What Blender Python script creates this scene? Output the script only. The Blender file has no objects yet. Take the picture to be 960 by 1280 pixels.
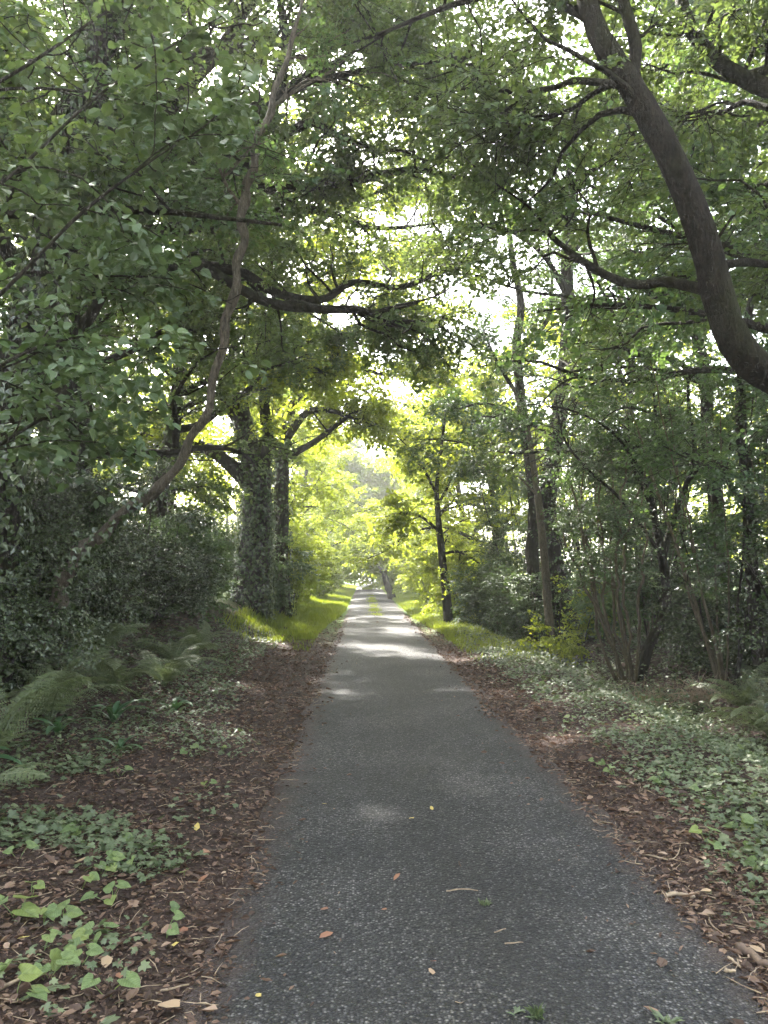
import bpy, math, random
import numpy as np
from math import radians as R, sin, cos, pi

C = bpy.context.scene.collection
SC = bpy.context.scene

# ------------------------------------------------------------------ camera, sky, sun, exposure
CAM = np.array((0.0, 0.0, 1.65))
PITCH, YAW, F = 4.43, 1.48, 967.0                 # degrees up, degrees to the right, focal length in photo pixels
cd = bpy.data.cameras.new('camera')
cd.sensor_fit = 'HORIZONTAL'; cd.sensor_width = 36.0; cd.lens = 36.0 * F / 960.0
cd.clip_start = 0.05; cd.clip_end = 2000.0
cam = bpy.data.objects.new('camera', cd); C.objects.link(cam)
cam.location = CAM; cam.rotation_euler = (R(90 + PITCH), 0, R(-YAW))
SC.camera = cam

SUN_AZ, SUN_EL = -24.0, 46.0                      # azimuth from the road's direction (+Y), minus is to the left
wd = bpy.data.worlds.new('World'); SC.world = wd; wd.use_nodes = True
nt = wd.node_tree
sky = nt.nodes.new('ShaderNodeTexSky'); sky.sky_type = 'NISHITA'; sky.sun_disc = False
sky.sun_elevation = R(SUN_EL); sky.sun_rotation = R(SUN_AZ)
sky.air_density = 1.0; sky.dust_density = 4.0; sky.ozone_density = 0.6
bg = nt.nodes['Background']; bg.inputs['Strength'].default_value = 0.15
hs = nt.nodes.new('ShaderNodeHueSaturation'); hs.inputs['Saturation'].default_value = 0.50     # thin bright cloud
nt.links.new(sky.outputs[0], hs.inputs['Color']); nt.links.new(hs.outputs[0], bg.inputs[0])

sl = bpy.data.lights.new('sun', 'SUN'); sl.energy = 3.6; sl.angle = R(1.2); sl.color = (1.0, 0.95, 0.87)
sun = bpy.data.objects.new('sun', sl); C.objects.link(sun)
sun.rotation_euler = (R(90 - SUN_EL), 0, R(180 - SUN_AZ))
sun.location = (-20, 30, 40)

SC.view_settings.view_transform = 'Standard'; SC.view_settings.look = 'None'
SC.view_settings.exposure = 3.6; SC.view_settings.gamma = 1.0
SC.render.engine = 'CYCLES'
cy = SC.cycles
cy.max_bounces = 7; cy.diffuse_bounces = 4; cy.glossy_bounces = 2; cy.transmission_bounces = 5
cy.transparent_max_bounces = 4; cy.volume_bounces = 1; cy.use_denoising = True
cy.caustics_reflective = False; cy.caustics_refractive = False
cy.sample_clamp_indirect = 0.5; cy.sample_clamp_direct = 3.0
cy.use_adaptive_sampling = True; cy.adaptive_threshold = 0.02

# ------------------------------------------------------------------ small maths
_p, _y = R(PITCH), R(YAW)
FWD = np.array((sin(_y) * cos(_p), cos(_y) * cos(_p), sin(_p)))
RGT = np.array((cos(_y), -sin(_y), 0.0))
UPV = np.cross(RGT, FWD)

def ray(px, py):
    return FWD + RGT * ((px - 480.0) / F) - UPV * ((py - 640.0) / F)

def at(px, py, Y):
    """The point Y metres up the lane that is seen at photo pixel (px, py)."""
    d = ray(px, py)
    return CAM + d * (Y / d[1])

def sstep(a, b, x):
    t = np.clip((np.asarray(x, float) - a) / (b - a), 0, 1)
    return t * t * (3 - 2 * t)

_nr = np.random.default_rng(5)
_K = [(_nr.uniform(0.15, 2.2), _nr.uniform(0, 2 * pi), _nr.uniform(0, 2 * pi)) for _ in range(26)]
def noise2(x, y, f=1.0):
    """Smooth noise, about -1..1."""
    s = 0
    for k, a, ph in _K:
        s = s + np.sin((x * cos(a) + y * sin(a)) * k * f * 2.4 + ph) / (0.6 + k)
    return s / 5.0

ROAD_L, ROAD_R = -0.66, 1.63
def gz(x, y):
    """Height of the ground."""
    x = np.asarray(x, float); y = np.asarray(y, float)
    n = noise2(x, y)
    z = 0.10 * sstep(-0.8, -2.2, x) + 0.72 * sstep(-2.1, -3.9, x) + 0.25 * sstep(-3.7, -7, x)
    z = z + 0.03 * sstep(1.7, 2.4, x) - 0.34 * sstep(3.1, 4.0, x) + 0.50 * sstep(4.1, 5.4, x) + 0.2 * sstep(5.5, 9, x)
    off = sstep(-0.75, -1.3, x) + sstep(1.7, 2.2, x)
    z = z + off * (0.05 * n + 0.02 * noise2(x, y, 4.0))
    z = z - 0.045 * (1 - np.clip(off, 0, 1))           # the bed the tarmac lies in
    return z

def norm(v):
    v = np.asarray(v, float)
    return v / np.maximum(np.linalg.norm(v, axis=-1, keepdims=True), 1e-9)

def mesh_np(name, verts, faces, mat=None, smooth=False):
    """faces: list of (n,k) index arrays, one array for each polygon size."""
    me = bpy.data.meshes.new(name)
    verts = np.ascontiguousarray(verts, dtype=np.float32)
    faces = [np.asarray(f, np.int32) for f in faces if len(f)]
    me.vertices.add(len(verts)); me.vertices.foreach_set('co', verts.ravel())
    loops = np.concatenate([f.ravel() for f in faces]).astype(np.int32)
    tot = np.concatenate([np.full(len(f), f.shape[1], np.int32) for f in faces])
    st = np.concatenate(([0], np.cumsum(tot)[:-1])).astype(np.int32)
    me.loops.add(len(loops)); me.loops.foreach_set('vertex_index', loops)
    me.polygons.add(len(tot)); me.polygons.foreach_set('loop_start', st)
    try: me.polygons.foreach_set('loop_total', tot)
    except Exception: pass
    me.polygons.foreach_set('use_smooth', np.full(len(tot), bool(smooth)))
    me.update(calc_edges=True); me.validate()
    if mat: me.materials.append(mat)
    return me

def obj(name, me, parent=None, kind=None, loc=None):
    o = bpy.data.objects.new(name, me); C.objects.link(o)
    if parent is not None: o.parent = parent
    if loc is not None: o.location = loc
    if kind: o['kind'] = kind
    return o

def thing(name, label, cat, loc, group=None):
    o = bpy.data.objects.new(name, None); C.objects.link(o)
    o.location = tuple(float(v) for v in loc); o.empty_display_size = 0.2
    o['label'] = label; o['category'] = cat
    if group: o['group'] = group
    return o

def tag(o, label, cat, group=None):
    o['label'] = label; o['category'] = cat
    if group: o['group'] = group
    return o

class Buf:
    """Collects geometry of one mesh."""
    def __init__(s): s.v = []; s.f = {}; s.n = 0
    def add(s, v, *faces):
        v = np.asarray(v, float)
        for f in faces:
            f = np.asarray(f, np.int64)
            if len(f): s.f.setdefault(f.shape[1], []).append(f + s.n)
        s.v.append(v); s.n += len(v)
    def mesh(s, name, mat, base=(0, 0, 0), smooth=False):
        return mesh_np(name, np.concatenate(s.v) - np.asarray(base), [np.concatenate(x) for x in s.f.values()], mat, smooth)

# ------------------------------------------------------------------ materials
def new_mat(name):
    m = bpy.data.materials.new(name); m.use_nodes = True
    t = m.node_tree; t.nodes.clear()
    out = t.nodes.new('ShaderNodeOutputMaterial')
    return m, t, out

def N(t, kind, **kw):
    n = t.nodes.new(kind)
    for k, v in kw.items():
        if k in n.inputs: n.inputs[k].default_value = v
        else: setattr(n, k, v)
    return n

def ramp(t, fac, stops):
    r = t.nodes.new('ShaderNodeValToRGB')
    el = r.color_ramp.elements
    while len(el) < len(stops): el.new(0.5)
    for e, (p, c) in zip(el, stops): e.position = p; e.color = (*c, 1)
    t.links.new(fac, r.inputs[0]); return r.outputs[0]

def mixc(t, fac, a, b, blend='MIX'):
    m = t.nodes.new('ShaderNodeMix'); m.data_type = 'RGBA'; m.blend_type = blend
    for sock, val in ((m.inputs[0], fac), (m.inputs[6], a), (m.inputs[7], b)):
        if isinstance(val, (int, float)): sock.default_value = val
        elif isinstance(val, tuple): sock.default_value = (*val, 1)
        else: t.links.new(val, sock)
    return m.outputs[2]

def leaf_mat(name, stops, trans, tf=0.45, rough=0.5, spec=0.4, clump=0.35):
    """Leaf: glossy upper face with light coming through; colour differs from leaf to leaf and spray to spray."""
    m, t, out = new_mat(name)
    geo = N(t, 'ShaderNodeNewGeometry')
    nz = N(t, 'ShaderNodeTexNoise', Scale=0.9, Detail=2.0)
    t.links.new(geo.outputs['Position'], nz.inputs['Vector'])
    a = N(t, 'ShaderNodeMath', operation='MULTIPLY_ADD'); a.inputs[1].default_value = 1 - clump
    b = N(t, 'ShaderNodeMath', operation='MULTIPLY'); b.inputs[1].default_value = clump
    oi = N(t, 'ShaderNodeObjectInfo'); rs = N(t, 'ShaderNodeMath', operation='ADD'); fr = N(t, 'ShaderNodeMath', operation='FRACT')
    t.links.new(geo.outputs['Random Per Island'], rs.inputs[0]); t.links.new(oi.outputs['Random'], rs.inputs[1]); t.links.new(rs.outputs[0], fr.inputs[0])
    t.links.new(nz.outputs[0], b.inputs[0]); t.links.new(fr.outputs[0], a.inputs[0]); t.links.new(b.outputs[0], a.inputs[2])
    col = ramp(t, a.outputs[0], stops)
    tc = mixc(t, 0.6, col, trans)
    p = N(t, 'ShaderNodeBsdfPrincipled', Roughness=rough); p.inputs['Specular IOR Level'].default_value = spec
    t.links.new(col, p.inputs['Base Color'])
    tr = N(t, 'ShaderNodeBsdfTranslucent'); t.links.new(tc, tr.inputs[0])
    ms = N(t, 'ShaderNodeMixShader'); ms.inputs[0].default_value = tf
    t.links.new(p.outputs[0], ms.inputs[1]); t.links.new(tr.outputs[0], ms.inputs[2])
    t.links.new(ms.outputs[0], out.inputs[0])
    return m

def bark_mat(name, dark, light, moss=(0.055, 0.07, 0.02), moss_amt=0.4, scale=1.0, bump=0.6):
    m, t, out = new_mat(name)
    tc = N(t, 'ShaderNodeTexCoord')
    mp = N(t, 'ShaderNodeMapping'); mp.inputs['Scale'].default_value = (14 * scale, 14 * scale, 3.2 * scale)
    t.links.new(tc.outputs['Object'], mp.inputs[0])
    n1 = N(t, 'ShaderNodeTexNoise', Scale=1.6, Detail=6.0, Roughness=0.65); t.links.new(mp.outputs[0], n1.inputs['Vector'])
    v = N(t, 'ShaderNodeTexVoronoi', Scale=1.5); t.links.new(mp.outputs[0], v.inputs['Vector'])
    n2 = N(t, 'ShaderNodeTexNoise', Scale=2.2, Detail=4.0); t.links.new(tc.outputs['Object'], n2.inputs['Vector'])
    n3 = N(t, 'ShaderNodeTexNoise', Scale=38.0, Detail=3.0); t.links.new(tc.outputs['Object'], n3.inputs['Vector'])
    col = ramp(t, n1.outputs[0], [(0.3, dark), (0.72, light)])
    ve = N(t, 'ShaderNodeTexVoronoi', Scale=2.4, feature='DISTANCE_TO_EDGE'); wv = N(t, 'ShaderNodeVectorMath', operation='MULTIPLY_ADD'); wv.inputs[1].default_value = (0.9, 0.9, 0.9); t.links.new(n1.outputs['Color'], wv.inputs[0]); t.links.new(mp.outputs[0], wv.inputs[2]); t.links.new(wv.outputs[0], ve.inputs['Vector'])
    col = mixc(t, 1.0, col, ramp(t, ve.outputs['Distance'], [(0.0, (0.55, 0.53, 0.52)), (0.10, (1.0, 1.0, 1.0))]), 'MULTIPLY')
    nl = N(t, 'ShaderNodeTexNoise', Scale=9.0, Detail=5.0, Roughness=0.7); t.links.new(tc.outputs['Object'], nl.inputs['Vector'])
    lf = N(t, 'ShaderNodeMapRange'); lf.inputs[1].default_value = 0.63; lf.inputs[2].default_value = 0.70; lf.inputs[4].default_value = 0.3; t.links.new(nl.outputs[0], lf.inputs[0])
    col = mixc(t, lf.outputs[0], col, tuple(min(1, c * 1.9 + 0.012) for c in light))
    geo = N(t, 'ShaderNodeNewGeometry'); sx = N(t, 'ShaderNodeSeparateXYZ'); t.links.new(geo.outputs['Normal'], sx.inputs[0])
    k = N(t, 'ShaderNodeMath', operation='MULTIPLY_ADD'); k.inputs[1].default_value = 0.22; t.links.new(sx.outputs[2], k.inputs[0]); t.links.new(n2.outputs[0], k.inputs[2])
    mr = N(t, 'ShaderNodeMapRange'); mr.inputs[1].default_value = 0.75 - 0.45 * moss_amt; mr.inputs[2].default_value = 0.95 - 0.45 * moss_amt
    t.links.new(k.outputs[0], mr.inputs[0])
    mm = N(t, 'ShaderNodeMath', operation='MULTIPLY'); t.links.new(mr.outputs[0], mm.inputs[0]); t.links.new(n3.outputs[0], mm.inputs[1])
    mm.use_clamp = True
    col = mixc(t, mm.outputs[0], col, moss)
    p = N(t, 'ShaderNodeBsdfPrincipled', Roughness=0.85); p.inputs['Specular IOR Level'].default_value = 0.08; t.links.new(col, p.inputs['Base Color'])
    vm = N(t, 'ShaderNodeMath', operation='MINIMUM'); vm.inputs[1].default_value = 0.3; t.links.new(ve.outputs['Distance'], vm.inputs[0])
    add = N(t, 'ShaderNodeMath', operation='MULTIPLY_ADD'); add.inputs[1].default_value = 1.2; t.links.new(vm.outputs[0], add.inputs[0]); t.links.new(n1.outputs[0], add.inputs[2])
    add2 = N(t, 'ShaderNodeMath', operation='MULTIPLY_ADD'); add2.inputs[1].default_value = 0.35; t.links.new(n3.outputs[0], add2.inputs[0]); t.links.new(add.outputs[0], add2.inputs[2])
    b = N(t, 'ShaderNodeBump', Strength=bump, Distance=0.03); t.links.new(add2.outputs[0], b.inputs['Height']); t.links.new(b.outputs[0], p.inputs['Normal'])
    t.links.new(p.outputs[0], out.inputs[0])
    return m

def plain_mat(name, a, b, rough=0.8, scale=8.0, bump=0.0):
    m, t, out = new_mat(name)
    tc = N(t, 'ShaderNodeTexCoord'); n1 = N(t, 'ShaderNodeTexNoise', Scale=scale, Detail=5.0); t.links.new(tc.outputs['Object'], n1.inputs['Vector'])
    p = N(t, 'ShaderNodeBsdfPrincipled', Roughness=rough); t.links.new(ramp(t, n1.outputs[0], [(0.3, a), (0.7, b)]), p.inputs['Base Color'])
    if bump:
        bb = N(t, 'ShaderNodeBump', Strength=bump, Distance=0.01); t.links.new(n1.outputs[0], bb.inputs['Height']); t.links.new(bb.outputs[0], p.inputs['Normal'])
    t.links.new(p.outputs[0], out.inputs[0]); return m

M = {}
def veined(name, src):
    """The near leaves' own material: midrib, side veins, blotches and a browned edge, in the leaf's own coordinates."""
    m = M[src].copy(); m.name = name; t = m.node_tree; p = next(n for n in t.nodes if n.type == 'BSDF_PRINCIPLED'); lk = p.inputs['Base Color'].links[0].from_socket
    tc = N(t, 'ShaderNodeTexCoord'); sx = N(t, 'ShaderNodeSeparateXYZ'); t.links.new(tc.outputs['Object'], sx.inputs[0])
    ax = N(t, 'ShaderNodeMath', operation='ABSOLUTE'); t.links.new(sx.outputs[0], ax.inputs[0])
    w = N(t, 'ShaderNodeMath', operation='MULTIPLY_ADD'); w.inputs[1].default_value = -0.75; t.links.new(ax.outputs[0], w.inputs[0]); t.links.new(sx.outputs[1], w.inputs[2])
    pp = N(t, 'ShaderNodeMath', operation='PINGPONG'); pp.inputs[1].default_value = 0.065; t.links.new(w.outputs[0], pp.inputs[0])
    mn = N(t, 'ShaderNodeMath', operation='MINIMUM'); t.links.new(pp.outputs[0], mn.inputs[0]); t.links.new(ax.outputs[0], mn.inputs[1])
    vein = N(t, 'ShaderNodeMapRange'); vein.inputs[1].default_value = 0.006; vein.inputs[2].default_value = 0.02; vein.inputs[3].default_value = 0.45; vein.inputs[4].default_value = 0.0; t.links.new(mn.outputs[0], vein.inputs[0])
    oi = N(t, 'ShaderNodeObjectInfo'); nz = N(t, 'ShaderNodeTexNoise', Scale=4.0, Detail=4.0, noise_dimensions='4D'); t.links.new(tc.outputs['Object'], nz.inputs['Vector'])
    wm = N(t, 'ShaderNodeMath', operation='MULTIPLY'); wm.inputs[1].default_value = 40; t.links.new(oi.outputs['Random'], wm.inputs[0]); t.links.new(wm.outputs[0], nz.inputs['W'])
    c = mixc(t, vein.outputs[0], lk, (0.20, 0.26, 0.12))
    c = mixc(t, 1.0, c, ramp(t, nz.outputs[0], [(0.3, (0.62, 0.64, 0.6)), (0.65, (1.25, 1.2, 1.15))]), 'MULTIPLY')
    br = N(t, 'ShaderNodeMapRange'); br.inputs[1].default_value = 0.66; br.inputs[2].default_value = 0.70; t.links.new(nz.outputs[0], br.inputs[0]); c = mixc(t, br.outputs[0], c, (0.11, 0.075, 0.03))
    t.links.new(c, p.inputs['Base Color'])
    b = N(t, 'ShaderNodeBump', Strength=0.5, Distance=0.01, invert=True); t.links.new(vein.outputs[0], b.inputs['Height']); t.links.new(b.outputs[0], p.inputs['Normal'])
    return m
M['oak'] = leaf_mat('oak_leaf', [(0.1, (0.030, 0.062, 0.020)), (0.55, (0.052, 0.096, 0.026)), (0.86, (0.085, 0.122, 0.030)), (0.97, (0.17, 0.13, 0.03))], (0.17, 0.22, 0.04), 0.42)
M['deep'] = leaf_mat('deep_green_leaf', [(0.1, (0.026, 0.060, 0.026)), (0.6, (0.042, 0.086, 0.032)), (0.95, (0.070, 0.112, 0.034))], (0.14, 0.22, 0.035), 0.42, 0.42)
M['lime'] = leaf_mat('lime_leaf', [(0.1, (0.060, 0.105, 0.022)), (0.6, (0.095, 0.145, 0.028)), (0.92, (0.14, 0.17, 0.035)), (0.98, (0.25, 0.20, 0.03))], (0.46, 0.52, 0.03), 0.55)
M['hazel'] = leaf_mat('hazel_leaf', [(0.1, (0.034, 0.064, 0.026)), (0.6, (0.055, 0.094, 0.034)), (0.95, (0.085, 0.125, 0.040))], (0.11, 0.16, 0.035), 0.30, 0.46, 0.45)
M['ivy'] = leaf_mat('ivy_leaf', [(0.1, (0.026, 0.042, 0.018)), (0.6, (0.050, 0.070, 0.030)), (0.95, (0.105, 0.125, 0.060))], (0.11, 0.16, 0.03), 0.18, 0.24, 0.8)
M['carpet'] = leaf_mat('ground_ivy_leaf', [(0.1, (0.055, 0.078, 0.038)), (0.6, (0.095, 0.122, 0.064)), (0.93, (0.16, 0.185, 0.095)), (0.99, (0.24, 0.27, 0.06))], (0.17, 0.24, 0.05), 0.25, 0.45, 0.5)
M['fern'] = leaf_mat('fern_leaf', [(0.1, (0.085, 0.11, 0.055)), (0.7, (0.13, 0.155, 0.08)), (0.97, (0.18, 0.185, 0.10))], (0.22, 0.28, 0.08), 0.35, 0.4)
M['strap'] = leaf_mat('hart_tongue_leaf', [(0.1, (0.040, 0.095, 0.045)), (0.9, (0.065, 0.135, 0.055))], (0.14, 0.28, 0.05), 0.3, 0.3, 0.6)
M['bind'] = leaf_mat('bindweed_leaf', [(0.05, (0.085, 0.135, 0.055)), (0.6, (0.13, 0.185, 0.07)), (0.88, (0.19, 0.23, 0.06)), (0.98, (0.34, 0.31, 0.05))], (0.24, 0.32, 0.06), 0.3, 0.45)
M['grass'] = leaf_mat('grass_blade', [(0.1, (0.085, 0.135, 0.030)), (0.8, (0.14, 0.18, 0.036)), (0.97, (0.24, 0.22, 0.07))], (0.44, 0.50, 0.04), 0.5, 0.5)
M['litter'] = leaf_mat('fallen_leaf', [(0.03, (0.022, 0.014, 0.011)), (0.38, (0.058, 0.036, 0.027)), (0.66, (0.115, 0.070, 0.050)), (0.85, (0.22, 0.145, 0.105)), (0.96, (0.42, 0.32, 0.24))], (0.22, 0.09, 0.03), 0.12, 0.6, 0.3, 0.25)
M['litter_red'] = leaf_mat('red_fallen_leaf', [(0.1, (0.19, 0.082, 0.05)), (0.9, (0.28, 0.14, 0.085))], (0.28, 0.12, 0.05), 0.15, 0.6)
M['litter_yellow'] = leaf_mat('yellow_fallen_leaf', [(0.1, (0.42, 0.32, 0.09)), (0.9, (0.50, 0.40, 0.14))], (0.5, 0.4, 0.1), 0.2, 0.6)
M['litter_tan'] = leaf_mat('tan_fallen_leaf', [(0.1, (0.26, 0.18, 0.11)), (0.9, (0.36, 0.26, 0.17))], (0.3, 0.2, 0.1), 0.12, 0.6)
M['bark_dark'] = bark_mat('dark_bark', (0.012, 0.010, 0.008), (0.045, 0.037, 0.03), (0.035, 0.045, 0.014), moss_amt=0.5, bump=1.0)
M['bark_moss'] = bark_mat('mossy_bark', (0.010, 0.008, 0.007), (0.032, 0.025, 0.020), (0.030, 0.034, 0.012), moss_amt=0.7, scale=1.3, bump=1.0)
M['bark_brown'] = bark_mat('brown_bark', (0.045, 0.038, 0.030), (0.16, 0.133, 0.104), (0.05, 0.055, 0.02), moss_amt=0.3, scale=1.6, bump=0.9)
M['bark_pale'] = bark_mat('pale_bark', (0.05, 0.042, 0.028), (0.15, 0.125, 0.085), moss_amt=0.4, scale=2.0)
M['stick'] = plain_mat('dead_stick', (0.14, 0.095, 0.065), (0.34, 0.26, 0.18), 0.8, 30, 0.4)
M['stick_dark'] = plain_mat('dark_dead_stick', (0.06, 0.04, 0.03), (0.15, 0.10, 0.07), 0.8, 30, 0.4)

M['hazel_near'] = veined('veined_hazel_leaf', 'hazel'); M['bind_near'] = veined('veined_bindweed_leaf', 'bind')

def road_material():
    m, t, out = new_mat('worn_tarmac')
    tc = N(t, 'ShaderNodeTexCoord')
    v = N(t, 'ShaderNodeTexVoronoi', Scale=78.0); v.inputs['Randomness'].default_value = 1.0
    v2 = N(t, 'ShaderNodeTexVoronoi', Scale=42.0)
    n1 = N(t, 'ShaderNodeTexNoise', Scale=0.9, Detail=5.0)
    n2 = N(t, 'ShaderNodeTexNoise', Scale=6.0, Detail=5.0, Roughness=0.7)
    n3 = N(t, 'ShaderNodeTexNoise', Scale=140.0, Detail=2.0)
    for n in (v, v2, n1, n2, n3): t.links.new(tc.outputs['Object'], n.inputs['Vector'])
    sep = N(t, 'ShaderNodeSeparateColor'); t.links.new(v.outputs['Color'], sep.inputs[0])
    chip = ramp(t, sep.outputs[0], [(0.0, (0.019, 0.019, 0.020)), (0.5, (0.040, 0.040, 0.0415)), (0.82, (0.085, 0.084, 0.084)), (0.97, (0.20, 0.195, 0.19))])
    gap = ramp(t, v.outputs['Distance'], [(0.22, (1, 1, 1)), (0.60, (0.22, 0.21, 0.21))])
    col = mixc(t, 1.0, chip, gap, 'MULTIPLY')
    wear = ramp(t, n1.outputs[0], [(0.35, (0.66, 0.66, 0.67)), (0.5, (0.95, 0.94, 0.93)), (0.68, (1.4, 1.36, 1.32))])
    col = mixc(t, 1.0, col, wear, 'MULTIPLY')
    # two polished wheel tracks, a darker mossy middle
    sx0 = N(t, 'ShaderNodeSeparateXYZ'); t.links.new(tc.outputs['Object'], sx0.inputs[0])
    xw = N(t, 'ShaderNodeMath', operation='MULTIPLY_ADD'); xw.inputs[1].default_value = 0.35; t.links.new(n1.outputs[0], xw.inputs[0]); t.links.new(sx0.outputs[0], xw.inputs[2])
    xm = N(t, 'ShaderNodeMapRange'); xm.inputs[1].default_value = -0.5; xm.inputs[2].default_value = 1.85; t.links.new(xw.outputs[0], xm.inputs[0])
    tracks = ramp(t, xm.outputs[0], [(0.0, (0.9, 0.88, 0.86)), (0.25, (1.12, 1.12, 1.13)), (0.5, (0.74, 0.73, 0.70)), (0.76, (1.14, 1.14, 1.15)), (1.0, (0.85, 0.83, 0.81))])
    col = mixc(t, 0.85, col, mixc(t, 1.0, col, tracks, 'MULTIPLY'))
    # hairline cracks here and there
    vc = N(t, 'ShaderNodeTexVoronoi', Scale=0.9, feature='DISTANCE_TO_EDGE'); wv = N(t, 'ShaderNodeVectorMath', operation='MULTIPLY_ADD'); wv.inputs[1].default_value = (0.5, 0.5, 0.5)
    t.links.new(n2.outputs['Color'], wv.inputs[0]); t.links.new(tc.outputs['Object'], wv.inputs[2]); t.links.new(wv.outputs[0], vc.inputs['Vector'])
    ck = N(t, 'ShaderNodeMapRange'); ck.inputs[1].default_value = 0.004; ck.inputs[2].default_value = 0.012; t.links.new(vc.outputs['Distance'], ck.inputs[0])
    gate = N(t, 'ShaderNodeMapRange'); gate.inputs[1].default_value = 0.5; gate.inputs[2].default_value = 0.56; t.links.new(n1.outputs[0], gate.inputs[0])
    ckm = N(t, 'ShaderNodeMath', operation='MAXIMUM'); t.links.new(ck.outputs[0], ckm.inputs[0]); t.links.new(gate.outputs[0], ckm.inputs[1])
    col = mixc(t, ckm.outputs[0], (0.014, 0.013, 0.012), col)
    # soil carried on to the edges
    sx = N(t, 'ShaderNodeSeparateXYZ'); t.links.new(tc.outputs['Object'], sx.inputs[0])
    mid = N(t, 'ShaderNodeMath', operation='SUBTRACT'); mid.inputs[1].default_value = 0.485; t.links.new(sx.outputs[0], mid.inputs[0])
    ab = N(t, 'ShaderNodeMath', operation='ABSOLUTE'); t.links.new(mid.outputs[0], ab.inputs[0])
    ad = N(t, 'ShaderNodeMath', operation='MULTIPLY_ADD'); ad.inputs[1].default_value = 0.5; t.links.new(n2.outputs[0], ad.inputs[0]); t.links.new(ab.outputs[0], ad.inputs[2])
    mr = N(t, 'ShaderNodeMapRange'); mr.inputs[1].default_value = 1.17; mr.inputs[2].default_value = 1.40; t.links.new(ad.outputs[0], mr.inputs[0])
    col = mixc(t, mr.outputs[0], col, (0.045, 0.030, 0.026))
    p = N(t, 'ShaderNodeBsdfPrincipled', Roughness=0.72); p.inputs['Specular IOR Level'].default_value = 0.35
    t.links.new(col, p.inputs['Base Color'])
    h = N(t, 'ShaderNodeMath', operation='MULTIPLY_ADD'); h.inputs[1].default_value = -1.0; t.links.new(v.outputs['Distance'], h.inputs[0])
    h2 = N(t, 'ShaderNodeMath', operation='MULTIPLY_ADD'); h2.inputs[1].default_value = 0.8; t.links.new(sep.outputs[1], h2.inputs[0]); t.links.new(h.outputs[0], h2.inputs[2])
    t.links.new(v2.outputs['Distance'], h.inputs[2])
    b = N(t, 'ShaderNodeBump', Strength=1.0, Distance=0.016); t.links.new(h2.outputs[0], b.inputs['Height']); t.links.new(b.outputs[0], p.inputs['Normal'])
    t.links.new(p.outputs[0], out.inputs[0]); return m

def soil_material():
    m, t, out = new_mat('woodland_soil')
    tc = N(t, 'ShaderNodeTexCoord')
    n1 = N(t, 'ShaderNodeTexNoise', Scale=1.3, Detail=6.0, Roughness=0.65)
    n2 = N(t, 'ShaderNodeTexNoise', Scale=60.0, Detail=4.0, Roughness=0.7)
    v = N(t, 'ShaderNodeTexVoronoi', Scale=38.0)
    for n in (n1, n2, v): t.links.new(tc.outputs['Object'], n.inputs['Vector'])
    sep = N(t, 'ShaderNodeSeparateColor'); t.links.new(v.outputs['Color'], sep.inputs[0])
    a = ramp(t, n2.outputs[0], [(0.35, (0.022, 0.013, 0.011)), (0.7, (0.055, 0.038, 0.031))])
    b_ = ramp(t, sep.outputs[0], [(0.0, (0.025, 0.014, 0.012)), (0.8, (0.06, 0.040, 0.032)), (1.0, (0.12, 0.082, 0.06))])
    col = mixc(t, 0.5, a, b_)
    col = mixc(t, 1.0, col, ramp(t, n1.outputs[0], [(0.35, (0.75, 0.75, 0.75)), (0.65, (1.15, 1.12, 1.1))]), 'MULTIPLY')
    # grassland beyond the wood
    sx = N(t, 'ShaderNodeSeparateXYZ'); t.links.new(tc.outputs['Object'], sx.inputs[0])
    ab = N(t, 'ShaderNodeMath', operation='ABSOLUTE'); t.links.new(sx.outputs[0], ab.inputs[0])
    mr = N(t, 'ShaderNodeMapRange'); mr.inputs[1].default_value = 22; mr.inputs[2].default_value = 26; t.links.new(ab.outputs[0], mr.inputs[0])
    mr2 = N(t, 'ShaderNodeMapRange'); mr2.inputs[1].default_value = 17; mr2.inputs[2].default_value = 26; t.links.new(sx.outputs[1], mr2.inputs[0])
    mx = N(t, 'ShaderNodeMath', operation='MAXIMUM'); t.links.new(mr.outputs[0], mx.inputs[0]); t.links.new(mr2.outputs[0], mx.inputs[1])
    col = mixc(t, mx.outputs[0], col, (0.07, 0.11, 0.028))
    p = N(t, 'ShaderNodeBsdfPrincipled', Roughness=0.9); p.inputs['Specular IOR Level'].default_value = 0.2; t.links.new(col, p.inputs['Base Color'])
    h = N(t, 'ShaderNodeMath', operation='ADD'); t.links.new(n2.outputs[0], h.inputs[0]); t.links.new(v.outputs['Distance'], h.inputs[1])
    b = N(t, 'ShaderNodeBump', Strength=0.8, Distance=0.02); t.links.new(h.outputs[0], b.inputs['Height']); t.links.new(b.outputs[0], p.inputs['Normal'])
    t.links.new(p.outputs[0], out.inputs[0]); return m
M['road'] = road_material(); M['soil'] = soil_material()

# ------------------------------------------------------------------ ground and road
def grid_mesh(name, xs, ys, zf, mat):
    X, Y = np.meshgrid(xs, ys); Z = zf(X, Y)
    v = np.stack((X, Y, Z), -1).reshape(-1, 3)
    nx = len(xs); i = np.arange(len(ys) - 1)[:, None] * nx + np.arange(nx - 1)[None]
    f = np.stack((i, i + 1, i + nx + 1, i + nx), -1).reshape(-1, 4)
    return mesh_np(name, v, [f], mat, True)

xs = np.concatenate((np.array([-600, -400, -200, -90, -45, -25, -15]), np.arange(-10, -4, 0.5), np.arange(-4, 5, 0.08), np.arange(5, 11, 0.5), np.array([15, 25, 45, 90, 200, 400, 600])))
ys = np.concatenate((np.array([-300, -100, -40, -15, -6, -2, 0]), np.arange(1, 14, 0.1), np.arange(14, 40, 0.5), np.arange(40, 140, 4), np.array([160, 200, 300, 500, 900])))
obj('ground', grid_mesh('ground', xs, ys, gz, M['soil']), kind='structure')

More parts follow.
